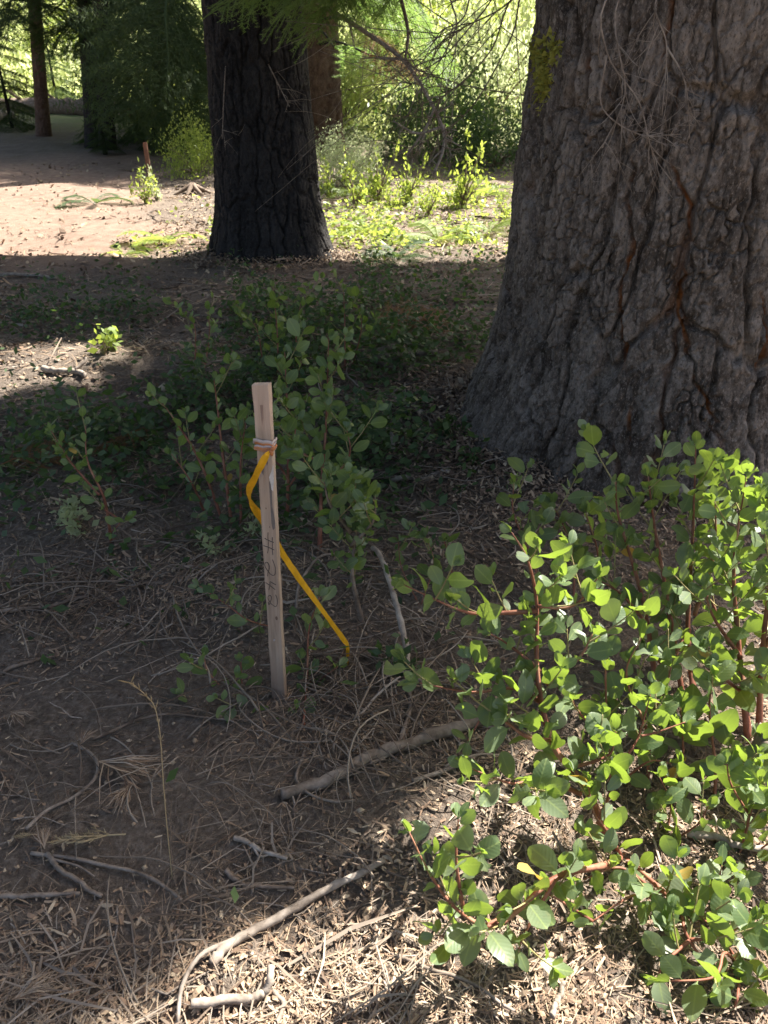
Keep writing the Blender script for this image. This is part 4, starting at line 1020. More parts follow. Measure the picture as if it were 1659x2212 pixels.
stick('thick grey-brown branch lying across the shade below the stake', [(612, 1722), (700, 1690), (800, 1645), (900, 1605), (1010, 1575), (1080, 1545)], 0.0140, 0.0160, M_STICK, seed=1, lift=0.020)
stick('long pale branch curving from the sunny left foreground toward the low shrub', [(455, 2085), (490, 2045), (560, 2000), (640, 1955), (730, 1915), (830, 1865)], 0.0100, 0.0070, M_PALE, [[(520, 2025), (440, 2075, 0.012), (398, 2140, 0.008), (385, 2212)]], seed=2, lift=0.016)
stick('bleached crooked stick with a raised knob near the bottom edge', [(412, 2175), (480, 2165), (545, 2158), (575, 2145), (588, 2112, 0.03)], 0.0085, 0.007, M_PALE, seed=3, lift=0.016)
stick('leaning pale stick pointing up right of the yellow tape', [(880, 1480), (875, 1420, 0.02), (850, 1350, 0.06), (830, 1310, 0.10), (806, 1270, 0.13)], 0.009, 0.008, M_PALE, seed=4)
stick('smooth grey stick lying level in front of the huge trunk', [(780, 1025), (860, 1034), (920, 1030), (970, 1018)], 0.013, 0.014, M_PALE, seed=5)
stick('weathered stick with a stub in the left sun patch', [(92, 806), (130, 812), (170, 815), (190, 825)], 0.018, 0.014, M_PALE, [[(160, 814), (185, 806, 0.03), (192, 800, 0.05)]], seed=6)
stick('upper of two parallel grey sticks beside the brown bough', [(745, 770), (800, 766), (870, 758)], 0.02, 0.018, M_STICK, seed=7)
stick('lower of two parallel grey sticks beside the brown bough', [(760, 777), (830, 775), (945, 772)], 0.022, 0.02, M_STICK, seed=8)
stick('reddish broken stick below the parallel grey sticks', [(788, 778), (830, 788), (885, 797)], 0.017, 0.013, M_STICKD, seed=9)
stick('short upright broken twig in front of the huge trunk', [(848, 985), (848, 975, 0.05), (847, 965, 0.10)], 0.010, 0.010, M_STICK, seed=10)
stick('curved twig bowing across the lower left shade to a pale end', [(70, 1845), (190, 1862), (280, 1880), (345, 1910), (392, 1948)], 0.0042, 0.0036, M_STICK, seed=11)
stick('crooked twig below the bowed one with a forked pale tip', [(105, 1850), (130, 1880), (180, 1915), (220, 1940)], 0.0055, 0.0045, M_STICK, [[(110, 1858), (170, 1875), (205, 1895)]], seed=12)
stick('straight dark twig entering from the left edge', [(0, 1940), (60, 1942), (120, 1938), (180, 1936)], 0.0055, 0.004, M_STICK, seed=13)
stick('bent twig rising to a kink left of the dry grass stalk', [(60, 1800), (100, 1760), (170, 1720), (205, 1685, 0.01), (208, 1640), (155, 1605)], 0.0042, 0.0038, M_STICK, seed=14)
stick('pale little curved stick in the shade near the centre bottom', [(505, 1812), (540, 1822), (565, 1840), (620, 1862)], 0.006, 0.004, M_PALE, [[(545, 1825), (560, 1850), (580, 1850)]], seed=15)
stick('short stub of stick right of the dry grass stalk', [(490, 1880), (510, 1900), (545, 1912), (640, 1915)], 0.006, 0.0035, M_STICKD, seed=16)
stick('long thin twig sweeping from the left shade to the stake foot', [(200, 1600), (290, 1560), (370, 1545), (470, 1552), (560, 1560)], 0.004, 0.003, M_STICKD, seed=17)
stick('dark twig lying at the left edge in deep shade', [(0, 1332), (60, 1322), (130, 1310), (190, 1300)], 0.007, 0.005, M_STICKD, seed=18)
stick('second dark twig lower at the left edge in deep shade', [(0, 1455), (40, 1445), (90, 1432)], 0.006, 0.004, M_STICKD, seed=19)
stick('arching grey twig under the sunlit crown', [(640, 1330), (650, 1290, 0.03), (690, 1250, 0.06), (740, 1235, 0.05)], 0.005, 0.0035, M_STICK, seed=20)
stick('pale branch on the ground under the right-edge sprig', [(1480, 1810), (1560, 1835), (1620, 1850), (1680, 1860)], 0.009, 0.007, M_PALE, [[(1560, 1835), (1540, 1800, 0.02), (1530, 1790, 0.03)]], seed=21)
stick('thin twig crossing the sunny needles below the low shrub', [(860, 2060), (940, 2100), (1020, 2130), (1110, 2190)], 0.004, 0.003, M_STICK, seed=22)
stick('broken pale twig at the bottom edge under the low shrub', [(1190, 2212), (1200, 2175), (1215, 2140)], 0.006, 0.0045, M_PALE, seed=23)
stick('short stick near the bottom edge right of the bleached one', [(600, 2212), (612, 2170), (590, 2140)], 0.005, 0.004, M_STICK, seed=24)
stick('pale branch lying on the sunlit duff at the far left track edge', [(0, 600), (60, 597), (120, 602)], 0.016, 0.012, M_PALE, seed=25)
stick('grey twig parallel to the thick branch on its right side', [(890, 1690), (960, 1670), (1030, 1640), (1060, 1620)], 0.0055, 0.004, M_STICK, seed=26)
stick('looped thin root-like twig beside the thick branch end', [(660, 1620), (640, 1680), (668, 1720, 0.01), (720, 1735), (770, 1730)], 0.0035, 0.003, M_STICK, seed=27)
stick('grey root-like twig running under the leaning stick', [(880, 1480), (885, 1530), (870, 1590), (845, 1625), (800, 1650)], 0.006, 0.005, M_STICK, seed=28)
stick('thin pale twig fanning out from below the yellow tape', [(775, 1420), (830, 1440), (900, 1480), (930, 1500)], 0.004, 0.003, M_STICK, seed=29)
stick('straight pale twig pointing at the stake foot', [(770, 1560), (820, 1520, 0.02), (865, 1490, 0.03)], 0.0035, 0.003, M_PALE, seed=30)

# loose small twigs: individuals that share one look
def twig_mesh(seed):
    rg = np.random.default_rng(seed); A = Acc(); s = np.linspace(-0.5, 0.5, 8)
    P = np.stack([s, 0.12 * rg.normal() * (s * s * 4 - 1) + 0.02 * rg.standard_normal(8), 0.03 * rg.random(8)], -1)
    tube(A, P, np.linspace(0.016, 0.009, 8), 5, rough=0.2, rng=rg)
    return A.mesh('twig')
TW = [twig_mesh(s) for s in range(8)]; rr = random.Random(77); TWM = []
for i, m_ in enumerate(TW): m_.materials.append((M_STICK, M_STICKD, M_PALE)[i % 3])
for i in range(70):
    px, py = rr.uniform(-40, 1100), rr.uniform(1250, 2220)
    if px > 850 and py > 1450: px -= 500
    p = gp(px, py); o = obj('twig', rr.choice(TW)); L = rr.uniform(0.06, 0.17)
    o.location = (p.x, p.y, float(GH(np.array([p.x]), np.array([p.y]))[0]) + 0.006); o.scale = (L, L, L * 0.9 if L < .1 else 0.1)
    o.rotation_euler = (rr.uniform(-.2, .2), rr.uniform(-.12, .12), rr.uniform(0, 6.28))
    tag(o, 'small loose dry twig among the fallen needles', 'twig', 'small loose twigs on the needle litter')

# ------------------------------------------------------------------ needle and chip litter
def scatter(n, y0, y1, rg, xa=0.62, xb=0.75, power=1.0):
    u = rg.random(n); y = y0 * (y1 / y0) ** (u ** power); x = (rg.random(n) * 2 - 1) * (y * xa + xb); return x, y
def needles_stuff(name, n, y0, y1, seed, L, Wd, mat, label, mask=None, lift=0.006, curv=0.25, tilt=0.15, blade=False, vclump=0.5, pos=None):
    rg = np.random.default_rng(seed); x, y = scatter(n, y0, y1, rg) if pos is None else pos(n, rg)
    den = fbm(x * 3 + seed, y * 3, 2.0, 3); keep = rg.random(n) < np.clip(0.62 + vclump * 2 * den, 0.05, 1)
    if mask is not None: keep &= mask(x, y, rg)
    x, y = x[keep], y[keep]; n = len(x)
    a = rg.random(n) * 2 * math.pi; l = L * np.exp(rg.normal(0, 0.45, n)) * np.clip(y / 1.6, 1, 3.0) ** 0.8
    w = Wd * np.exp(rg.normal(0, 0.3, n)) * np.clip(y / 1.5, 1, 4.5)
    c = rg.normal(0, curv, n); tl = rg.normal(0, tilt, n)
    dx, dy = np.cos(a), np.sin(a); px_, py_ = -dy, dx
    V = np.zeros((n, 3, 2, 3)); nx_ = 3
    for i, s in enumerate((-0.5, 0.0, 0.5)):
        off = c * l * (0.25 - s * s)
        X = x + dx * s * l + px_ * off; Y = y + dy * s * l + py_ * off
        zc = tl * s * l
        ww = w * (0.5 if i == 1 else 0.32)
        for j, sg in enumerate((-1, 1)):
            V[:, i, j, 0] = X + px_ * ww * sg; V[:, i, j, 1] = Y + py_ * ww * sg; V[:, i, j, 2] = zc + rg.normal(0, 0.3, n) * w * sg
    base = GH(x, y) + lift * (0.3 + 1.6 * rg.random(n)); V[..., 2] += (base + np.abs(tl) * l * 0.3)[:, None, None]
    I = np.arange(n * 6).reshape(n, 3, 2)
    q = np.concatenate([np.stack([I[:, k, 0], I[:, k, 1], I[:, k + 1, 1], I[:, k + 1, 0]], -1) for k in (0, 1)])
    tint = np.repeat(np.clip(rg.normal(0.5, 0.25, n) + 0.25 * fbm(x * 1.5, y * 1.5, 8.0, 2), 0, 1), 6)
    o = obj(name, mesh_np(name, V.reshape(-1, 3), [q], False, {'tint': tint}), mat)
    return tag(o, label, None, kind='stuff')
def bare(x, y):
    """0..1: bare mineral soil in the shade, few needles"""
    b = sstep(0.0, 0.25, fbm(x * 1.6 + 7, y * 1.6 + 2, 3.0, 2) + 0.02)
    spot = np.exp(-(((x + 0.55) / 0.45) ** 2 + ((y - 1.45) / 0.28) ** 2)) + np.exp(-(((x + 0.62) / 0.28) ** 2 + ((y - 1.0) / 0.13) ** 2)) + 0.8 * np.exp(-(((x + 0.1) / 0.3) ** 2 + ((y - 1.18) / 0.1) ** 2))
    return np.clip(0.55 * b * sstep(0.95, 1.15, y - 0.4 * x) + spot, 0, 1)
def not_path(x, y, rg):
    pm = sstep(0.5, -0.5, x + 2.35 + 0.27 * (y - 8)) * sstep(6.3, 7.4, y); return (rg.random(len(x)) > pm * 0.93) & (rg.random(len(x)) > 0.9 * bare(x, y))
needles_stuff('needle_litter', 72000, 0.45, 15.0, 1, 0.036, 0.0014, M_NEEDLE, 'dry brown pine needles strewn over the soil', not_path)
needles_stuff('bark_litter', 78000, 0.45, 13.0, 2, 0.013, 0.0050, M_CHIP, 'brown bark chips and leaf scraps strewn over the soil', not_path, 0.005, 0.1, 0.3)
needles_stuff('twig_litter', 8000, 0.5, 14.0, 3, 0.10, 0.0034, M_TWIGS, 'fine broken twigs strewn over the soil', not_path, 0.012, 0.35, 0.10, vclump=0.7)
def ring(c, r0, r1, a0, a1):
    def f(n, rg):
        a = a0 + (a1 - a0) * rg.random(n); r = r0 + (r1 - r0) * rg.random(n) ** 2; return c[0] + np.cos(a) * r, c[1] + np.sin(a) * r
    return f
needles_stuff('bark_litter', 12000, 1, 2, 12, 0.012, 0.0045, M_CHIP, 'bark flakes heaped round the foot of the huge trunk', None, 0.03, 0.1, 0.4, vclump=0.3, pos=ring(BT, 0.86, 1.35, 2.6, 5.6))
needles_stuff('bark_litter', 3500, 1, 2, 13, 0.010, 0.0028, M_CHIP, 'bark flakes heaped round the foot of the charcoal trunk', None, 0.03, 0.1, 0.4, vclump=0.3, pos=ring(LT, 0.50, 0.95, 2.6, 6.4))
needles_stuff('bark_litter', 1800, 1, 2, 14, 0.020, 0.0060, M_CHIP, 'small stones and scraps on the sandy track', None, 0.006, 0.1, 0.3, vclump=0.9, pos=lambda n, rg: (-9 + 7.2 * rg.random(n), 7 + 8 * rg.random(n) ** 1.3))
# matted tangle of roots and thin twigs right of the stake foot
def tangle(name, label, n, cx, cy, sx, sy, L, r, seed, mat):
    rg = np.random.default_rng(seed); A = Acc()
    for i in range(n):
        x, y = cx + rg.normal(0, sx), cy + rg.normal(0, sy); a = rg.random() * 6.28; l = L * (0.4 + rg.random())
        s = np.linspace(-0.5, 0.5, 9); cu = rg.normal(0, 0.5)
        X = x + math.cos(a) * s * l - math.sin(a) * cu * l * (0.25 - s * s); Y = y + math.sin(a) * s * l + math.cos(a) * cu * l * (0.25 - s * s)
        Z = GH(X, Y) + 0.008 + 0.03 * rg.random() + 0.05 * rg.random() * (0.25 - s * s) * 4 * rg.random()
        tube(A, np.stack([X, Y, Z], -1), r * (0.5 + rg.random()) * np.linspace(1, 0.6, 9), 4, a=rg.random())
    return tag(obj(name, A.mesh(name), mat), label, None, kind='stuff')
g_ = gp(780, 1480); tangle('root_litter', 'tangled grey roots and thin twigs right of the stake foot', 170, g_.x, g_.y, 0.16, 0.17, 0.26, 0.0022, 4, M_TWIGS)
g_ = gp(250, 1320); tangle('root_litter', 'tangled thin twigs in the deep shade left of the stake', 170, g_.x, g_.y, 0.42, 0.30, 0.30, 0.0026, 5, M_TWIGS)
g_ = gp(400, 1680); tangle('root_litter', 'loose thin rootlets in the shade below the stake', 80, g_.x, g_.y, 0.30, 0.14, 0.22, 0.0016, 6, M_TWIGS)
g_ = gp(900, 900); tangle('root_litter', 'thin twigs in the shade left of the huge trunk', 150, g_.x, g_.y, 0.35, 0.7, 0.35, 0.003, 7, M_TWIGS)
# pebbles and clods
rg = np.random.default_rng(9); x, y = scatter(5200, 0.5, 4.0, rg); A = Acc()
oc = np.array([(1, 0, 0), (-1, 0, 0), (0, 1, 0), (0, -1, 0), (0, 0, 1), (0, 0, -1)], float)
of = np.array([(0, 2, 4), (2, 1, 4), (1, 3, 4), (3, 0, 4), (2, 0, 5), (1, 2, 5), (3, 1, 5), (0, 3, 5)])
zz = GH(x, y)
for i in range(len(x)):
    s = 0.0028 * math.exp(rg.normal(0, 0.5)) * max(1, y[i] / 1.5)
    A.add(oc * s * (0.6 + 0.6 * rg.random((6, 3))) + [x[i], y[i], zz[i] + s * 0.3], None, of, rg.random())
tag(obj('gravel', A.mesh('gravel', True), M_CHIP), 'small pebbles and soil crumbs on the forest floor', None, kind='stuff')

# ------------------------------------------------------------------ small leafy masses
def leafy(n, seed, leafsize, shape=(1, 1, 1), clumps=26, spread=0.28, stems=True, hollow=0.5, up=0.0, asp=0.45):
    """foliage of many small leaf faces round a number of clump centres, unit size, base at z=0"""
    rg = np.random.default_rng(seed)
    c = rg.standard_normal((clumps, 3)); c /= np.linalg.norm(c, axis=1)[:, None]; c *= (hollow + (1 - hollow) * rg.random((clumps, 1)))
    c[:, 2] = np.abs(c[:, 2]) * 0.9 + 0.12; c *= np.array(shape)
    k = rg.integers(0, clumps, n); p = c[k] + rg.standard_normal((n, 3)) * spread * (0.4 + 0.8 * rg.random(clumps))[k][:, None] * np.array(shape)
    p[:, 2] = np.maximum(p[:, 2], 0.02)
    d = rg.standard_normal((n, 3)) + [0, 0, up]; d /= np.linalg.norm(d, axis=1)[:, None]
    w = np.cross(d, rg.standard_normal((n, 3))); w /= np.linalg.norm(w, axis=1)[:, None]
    l = leafsize * (0.6 + 0.8 * rg.random((n, 1))); ww = l * asp
    V = np.stack([p, p + d * l * 0.5 + w * ww * 0.5, p + d * l, p + d * l * 0.5 - w * ww * 0.5], 1).reshape(-1, 3)
    tint = np.repeat(np.clip(rg.random(n) * 0.6 + 0.4 * rg.random(clumps)[k], 0, 1), 4)
    fol = mesh_np('foliage', V, [np.arange(n * 4).reshape(n, 4)], False, {'tint': tint})
    A = Acc()
    for j in range(min(clumps, 14)):
        e = c[j]; tube(A, spline([(0, 0, -0.05), (e[0] * .35, e[1] * .35, e[2] * .55), tuple(e)], 6), np.linspace(0.022, 0.006, 6), 4)
    return fol, A.mesh('stem')
F_SH = [leafy(4600, s, 0.066, clumps=44, spread=0.24) for s in (1, 2, 3)]
F_SPIKE = [leafy(230, s, 0.10, (0.42, 0.42, 1.0), 13, 0.11, up=0.6, hollow=0.15) for s in (11, 12, 13)]
def with_mat(me, mat, cache={}):
    k = (me.name, mat.name)
    if k not in cache:
        c = me.copy(); c.materials.clear(); c.materials.append(mat); cache[k] = c
    return cache[k]
def bush(label, c, s, mat, var=0, set_=F_SH, name='shrub', rz=0.0, group=None):
    z = Hs(*c); o = empty(name, (c[0], c[1], z - 0.02), label, 'shrub', group); o.rotation_euler = (0, 0, rz)
    f, st = set_[var]
    for nm, me, m_ in (('foliage', f, mat), ('stem', st, M_STICKD)):
        q = obj(nm, with_mat(me, m_), None, o); q.scale = s
    return o
def ftp(px, py): g = gp(px, py); return (g.x, g.y)
# far and middle background shrubs
for (px, Y, s, mat, var, rz, label) in [
    (402, 13.4, (0.50, 0.45, 0.72), M_LIME, 0, 0.3, 'bright leafy shrub at the track edge beside the charcoal trunk'),
    (745, 12.3, (0.72, 0.6, 0.72), M_SAGE, 1, 1.2, 'grey-green shrub right behind the charcoal trunk'),
    (960, 15.5, (1.7, 1.2, 1.55), M_DKLEAF, 2, 2.0, 'big dark shrub in shade in the middle of the clearing'),
    (1085, 14.6, (0.9, 0.8, 0.85), M_DKLEAF, 0, 4.1, 'dark shrub touching the left outline of the huge trunk'),
    (1060, 19.0, (2.0, 1.5, 2.5), M_SAGE, 1, 0.6, 'pale green shrub above the dark clearing shrub'),
    (860, 20.5, (2.0, 1.6, 2.4), M_BRUSH, 0, 1.9, 'yellow-green shrub behind the dark clearing shrub'),
    (740, 22.0, (1.8, 1.5, 2.2), M_BRUSH, 2, 2.7, 'yellow-green shrub behind the cinnamon trunk'),
    (1125, 24.0, (1.0, 1.0, 3.4), M_BRUSH, 1, 3.3, 'narrow leafy bush high behind the outline of the huge trunk'),
    (960, 26.0, (2.8, 2.0, 3.3), M_LIME, 2, 0.1, 'sunlit lime shrub far behind the clearing'),
    (40, 31.0, (2.6, 2.0, 2.6), M_BRUSH, 0, 5.0, 'sunlit brush beyond the fallen log at the far left'),
    (150, 33.0, (2.6, 2.0, 3.0), M_LIME, 1, 4.0, 'sunlit lime brush between the slim trunk and the paired trunks'),
    (260, 32.0, (2.8, 2.0, 2.4), M_SAGE, 2, 3.0, 'pale brush seen right of the paired trunks'),
    (340, 34.0, (2.6, 2.0, 3.2), M_BRUSH, 1, 2.0, 'sunlit brush behind the drooping fir boughs'),
    (470, 30.0, (2.6, 2.0, 3.0), M_BRUSH, 0, 1.0, 'sunlit brush directly behind the charcoal trunk')]:
    bush(label, foot(px, Y), s, mat, var, F_SH, 'shrub', rz)
# lime shoots and small plants in the clearing
for (px, py, h, mat, var, label) in [
    (712, 430, 0.62, M_LIME, 0, 'lime leafy shoot nearest the charcoal trunk on its right'), (768, 447, 0.80, M_LIME, 1, 'lime leafy shoot second from the charcoal trunk'),
    (818, 436, 0.95, M_LIME, 0, 'tall lime shoot right of the second one'), (842, 452, 0.40, M_LIME, 1, 'short lime shoot before the dark clearing shrub'),
    (884, 440, 0.80, M_LIME, 0, 'lime shoot left of centre of the dark clearing shrub'), (928, 466, 0.55, M_LIME, 1, 'wide lime bushlet in front of the dark clearing shrub'),
    (1000, 448, 1.0, M_LIME, 0, 'tallest lime shoot standing alone before the dark clearing shrub'), (1085, 470, 0.42, M_LIME, 1, 'low lime shoot beside the huge trunk outline'),
    (318, 440, 0.62, M_LIME, 1, 'lime weed clump at the right edge of the sandy track'), (340, 432, 0.5, M_SAGE, 0, 'pale weed clump behind the lime one at the track edge')]:
    c = ftp(px, py); bush(label, c, (h * 0.75, h * 0.75, h), mat, var, F_SPIKE, 'seedling', px * 0.1)
# seedlings with visible leaves
seed_f, seed_s = leafy(60, 31, 0.30, (0.6, 0.6, 0.9), 7, 0.25, asp=0.6)
for (px, py, h, mat, label) in [(225, 765, 0.17, M_LIME, 'small bright seedling above the left sun patch'), (172, 1140, 0.12, M_SAGE, 'pale little seedling under the left shaded shrub'), (150, 1130, 0.1, M_SAGE, 'tiny pale seedling left of the other pale seedling'),
                                (455, 1185, 0.09, M_SAGE, 'pale seedling left of the stake in deep shade'), (545, 1160, 0.10, M_SAGE, 'pale broad seedling touching the stake on its left'), (845, 1440, 0.11, M_DKLEAF, 'small green seedling beside the leaning pale stick'),
                                (890, 890, 0.13, M_DKLEAF, 'small dark seedling left of the huge trunk flare'), (1010, 1010, 0.10, M_DKLEAF, 'tiny seedling at the very foot of the huge trunk'), (980, 960, 0.13, M_DKLEAF, 'seedling on the needles just left of the trunk foot')]:
    c = ftp(px, py); z = float(GH(np.array([c[0]]), np.array([c[1]]))[0]); o = empty('seedling', (c[0], c[1], z), label, 'seedling')
    for nm, me, m_ in (('foliage', seed_f, mat), ('stem', seed_s, M_STEMG)):
        q = obj(nm, with_mat(me, m_), None, o); q.scale = (h, h, h); q.rotation_euler = (0, 0, px)
# ferns: each frond its own part
def frond_mesh(seed):
    rg = np.random.default_rng(seed); A = Acc(); t = np.linspace(0, 1, 12); P = np.stack([t, 0.05 * np.sin(t * 3 + seed), 0.75 * t - 0.75 * t * t], -1)
    tube(A, P, np.linspace(0.010, 0.003, 12), 4)
    for i in range(34):
        s = 0.12 + 0.86 * i / 34; p = np.array([np.interp(s, t, P[:, j]) for j in range(3)]); L = 0.30 * math.sin(math.pi * min(1, (1.06 - s) * 1.0)) ** 0.8 + 0.02
        for sg in (-1, 1):
            d = np.array([0.35, sg * 1.0, 0.1 * rg.normal() - 0.1]); d /= np.linalg.norm(d); w = np.array([0.010, 0, 0.003])
            A.add([p - w, p + w, p + d * L * 0.6 + w * 0.9, p + d * L, p + d * L * 0.6 - w * 0.9], [[0, 1, 2, 4]], [[4, 2, 3]], rg.random())
    return A.mesh('frond', False)
FR = [frond_mesh(s) for s in (1, 2)]
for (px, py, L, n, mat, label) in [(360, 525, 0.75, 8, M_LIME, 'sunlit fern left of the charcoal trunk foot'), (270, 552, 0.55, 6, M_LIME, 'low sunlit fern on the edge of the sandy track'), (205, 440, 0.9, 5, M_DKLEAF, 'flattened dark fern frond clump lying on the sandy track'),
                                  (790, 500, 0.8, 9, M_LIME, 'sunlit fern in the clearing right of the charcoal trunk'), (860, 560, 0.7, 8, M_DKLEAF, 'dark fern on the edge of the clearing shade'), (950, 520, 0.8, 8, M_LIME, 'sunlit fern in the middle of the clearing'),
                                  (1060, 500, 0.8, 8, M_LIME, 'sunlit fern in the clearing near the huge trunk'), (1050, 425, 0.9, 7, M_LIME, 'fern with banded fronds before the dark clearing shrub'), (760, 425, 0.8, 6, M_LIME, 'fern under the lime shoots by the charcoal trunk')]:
    c = ftp(px, py); o = empty('fern', (c[0], c[1], Hs(*c)), label, 'fern')
    for k in range(n):
        q = obj('frond', with_mat(FR[k % 2], mat), None, o); s = L * 0.66 * rr.uniform(0.6, 1.1); q.scale = (s, s * rr.uniform(0.6, 1.0), s * rr.uniform(0.6, 1.0)); q.rotation_euler = (rr.uniform(-.3, .3), rr.uniform(-.2, .1), k * 6.283 / n + rr.uniform(-.3, .3))
# ground cover
def cover(name, n, spots, seed, leaf, hgt, mat, label):
    rg = np.random.default_rng(seed); xs, ys = [], []
    tot = sum(s[4] for s in spots)
    for (cx, cy, sx, sy, wgt) in spots:
        m = int(n * wgt / tot); xs.append(cx + rg.normal(0, sx, m)); ys.append(cy + rg.normal(0, sy, m))
    x, y = np.concatenate(xs), np.concatenate(ys); keep = fbm(x * 2.2, y * 2.2, seed, 3) > rg.normal(0.0, 0.12, len(x)); keep &= ~(((x + 2.1) / 1.0) ** 2 + ((y - 4.05) / 0.5) ** 2 < 1) | (rg.random(len(x)) < 0.12); keep &= ~((x + 2.35 + 0.27 * (y - 8) < -0.2) & (y > 6.9)); x, y = x[keep], y[keep]; n = len(x)
    p = np.stack([x, y, GH(x, y) + hgt * rg.random(n) ** 1.5 * (0.3 + 1.2 * np.clip(fbm(x * 2.2, y * 2.2, seed, 3) * 2, 0, 1))], -1)
    d = rg.standard_normal((n, 3)) * [1, 1, 0.5]; d /= np.linalg.norm(d, axis=1)[:, None]; w = np.cross(d, rg.standard_normal((n, 3)) * 0.6 + [0, 0, 1]); w /= np.linalg.norm(w, axis=1)[:, None]
    l = leaf * (0.6 + 0.8 * rg.random((n, 1))); V = np.stack([p, p + d * l * .5 + w * l * .28, p + d * l, p + d * l * .5 - w * l * .28], 1).reshape(-1, 3)
    o = obj(name, mesh_np(name, V, [np.arange(n * 4).reshape(n, 4)], False, {'tint': np.repeat(rg.random(n), 4)}), mat); tag(o, label, None, kind='stuff')
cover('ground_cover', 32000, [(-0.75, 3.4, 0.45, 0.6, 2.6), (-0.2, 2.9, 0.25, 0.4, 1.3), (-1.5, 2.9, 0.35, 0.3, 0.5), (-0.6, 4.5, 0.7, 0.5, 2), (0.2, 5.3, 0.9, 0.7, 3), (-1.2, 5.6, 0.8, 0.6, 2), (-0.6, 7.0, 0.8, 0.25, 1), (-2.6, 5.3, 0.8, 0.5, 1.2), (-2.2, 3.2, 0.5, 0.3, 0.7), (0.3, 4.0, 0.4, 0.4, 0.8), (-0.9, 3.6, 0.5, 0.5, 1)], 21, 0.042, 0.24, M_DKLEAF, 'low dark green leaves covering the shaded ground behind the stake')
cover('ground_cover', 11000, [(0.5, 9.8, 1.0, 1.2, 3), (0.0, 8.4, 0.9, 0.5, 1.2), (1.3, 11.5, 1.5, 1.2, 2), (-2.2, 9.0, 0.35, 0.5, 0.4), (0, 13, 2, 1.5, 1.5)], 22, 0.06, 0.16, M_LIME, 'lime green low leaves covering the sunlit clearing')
rg = np.random.default_rng(3)
# far brush on the slope: reads as one mass
n = 46000; y = 27 + 50 * rg.random(n) ** 1.3; x = (rg.random(n) * 2 - 1) * (y * 0.8); cl = fbm(x * 0.35, y * 0.35, 3.0, 3)
p = np.stack([x, y, H(x, y) + np.clip(0.9 + 2.4 * cl, 0.2, 4) * rg.random(n) * (1 + (y - 27) / 40)], -1)
d = rg.standard_normal((n, 3)); d /= np.linalg.norm(d, axis=1)[:, None]; w = np.cross(d, rg.standard_normal((n, 3))); w /= np.linalg.norm(w, axis=1)[:, None]
l = 0.26 * (0.5 + rg.random((n, 1))) * (y / 35)[:, None]; V = np.stack([p, p + d * l * .5 + w * l * .3, p + d * l, p + d * l * .5 - w * l * .3], 1).reshape(-1, 3)
o = obj('far_brush', mesh_np('far_brush', V, [np.arange(n * 4).reshape(n, 4)], False, {'tint': np.repeat(np.clip(0.5 + cl + 0.3 * rg.standard_normal(n), 0, 1), 4)}), M_BRUSH)
tag(o, 'sunlit yellow-green brush covering the far slope', None, kind='stuff')

# ------------------------------------------------------------------ single small things
# brown dead fir boughs on the ground
for (a, b, label, s) in [((790, 735), (955, 712), 'rusty brown dead fir bough lying left of the huge trunk', 0.5), ((10, 1040), (150, 985), 'rusty brown dead bough lying at the left edge in shade', 0.2), ((330, 950), (250, 985), 'small brown dead bough behind the left shaded shrub', 0.3)]:
    A0, B0 = gp(*a), gp(*b); o = obj('dead_bough', B_DEAD[0 if s > .4 else 1]); d = B0 - A0; L = max(0.35, d.length * 1.1)
    o.location = A0 + UP * 0.07; o.rotation_euler = (s, -0.1, math.atan2(d.y, d.x)); o.scale = (L, L, L * 0.7); tag(o, label, 'bough')
# dead cedar sprigs near the dry grass stalk
def sprig_mesh(seed):
    rg = np.random.default_rng(seed); A = Acc(); t = np.linspace(0, 1, 9); P = np.stack([t, 0.05 * np.sin(3 * t), 0.04 * np.sin(t * 3)], -1); tube(A, P, np.linspace(0.014, 0.006, 9), 4, a=0.7)
    for i in range(16):
        s = 0.2 + 0.75 * i / 16; b = np.array([np.interp(s, t, P[:, j]) for j in range(3)]); an = R(28 + 14 * rg.random()) * (1 if i % 2 else -1); L = 0.34 * (1.1 - s) + 0.08
        d = np.array([math.cos(an), math.sin(an), 0.15 * rg.normal()]); Q = b + d * np.linspace(0, L, 5)[:, None]; tube(A, Q, np.linspace(0.013, 0.007, 5), 4, a=rg.random())
        for j in range(3):
            q = Q[1 + j]; a2 = an + R(35) * (1 if j % 2 else -1); d2 = np.array([math.cos(a2), math.sin(a2), 0.1]); tube(A, q + d2 * np.linspace(0, L * 0.4, 3)[:, None], [0.010, 0.008, 0.005], 4, a=rg.random())
    return A.mesh('cedar_sprig')
for (a, b, label, sd) in [((275, 1815), (118, 1838), 'straw-coloured dead cedar sprig lying left of the dry grass stalk', 1), ((90, 1815), (35, 1822), 'shorter straw-coloured cedar sprig nearer the left edge', 2)]:
    A0, B0 = gp(*a), gp(*b); d = B0 - A0; L = d.length; o = obj('cedar_sprig', sprig_mesh(sd), M_STRAW); o.location = A0 + UP * 0.02; o.rotation_euler = (0.5, -0.05, math.atan2(d.y, d.x)); o.scale = (L, L, L); tag(o, label, 'sprig')
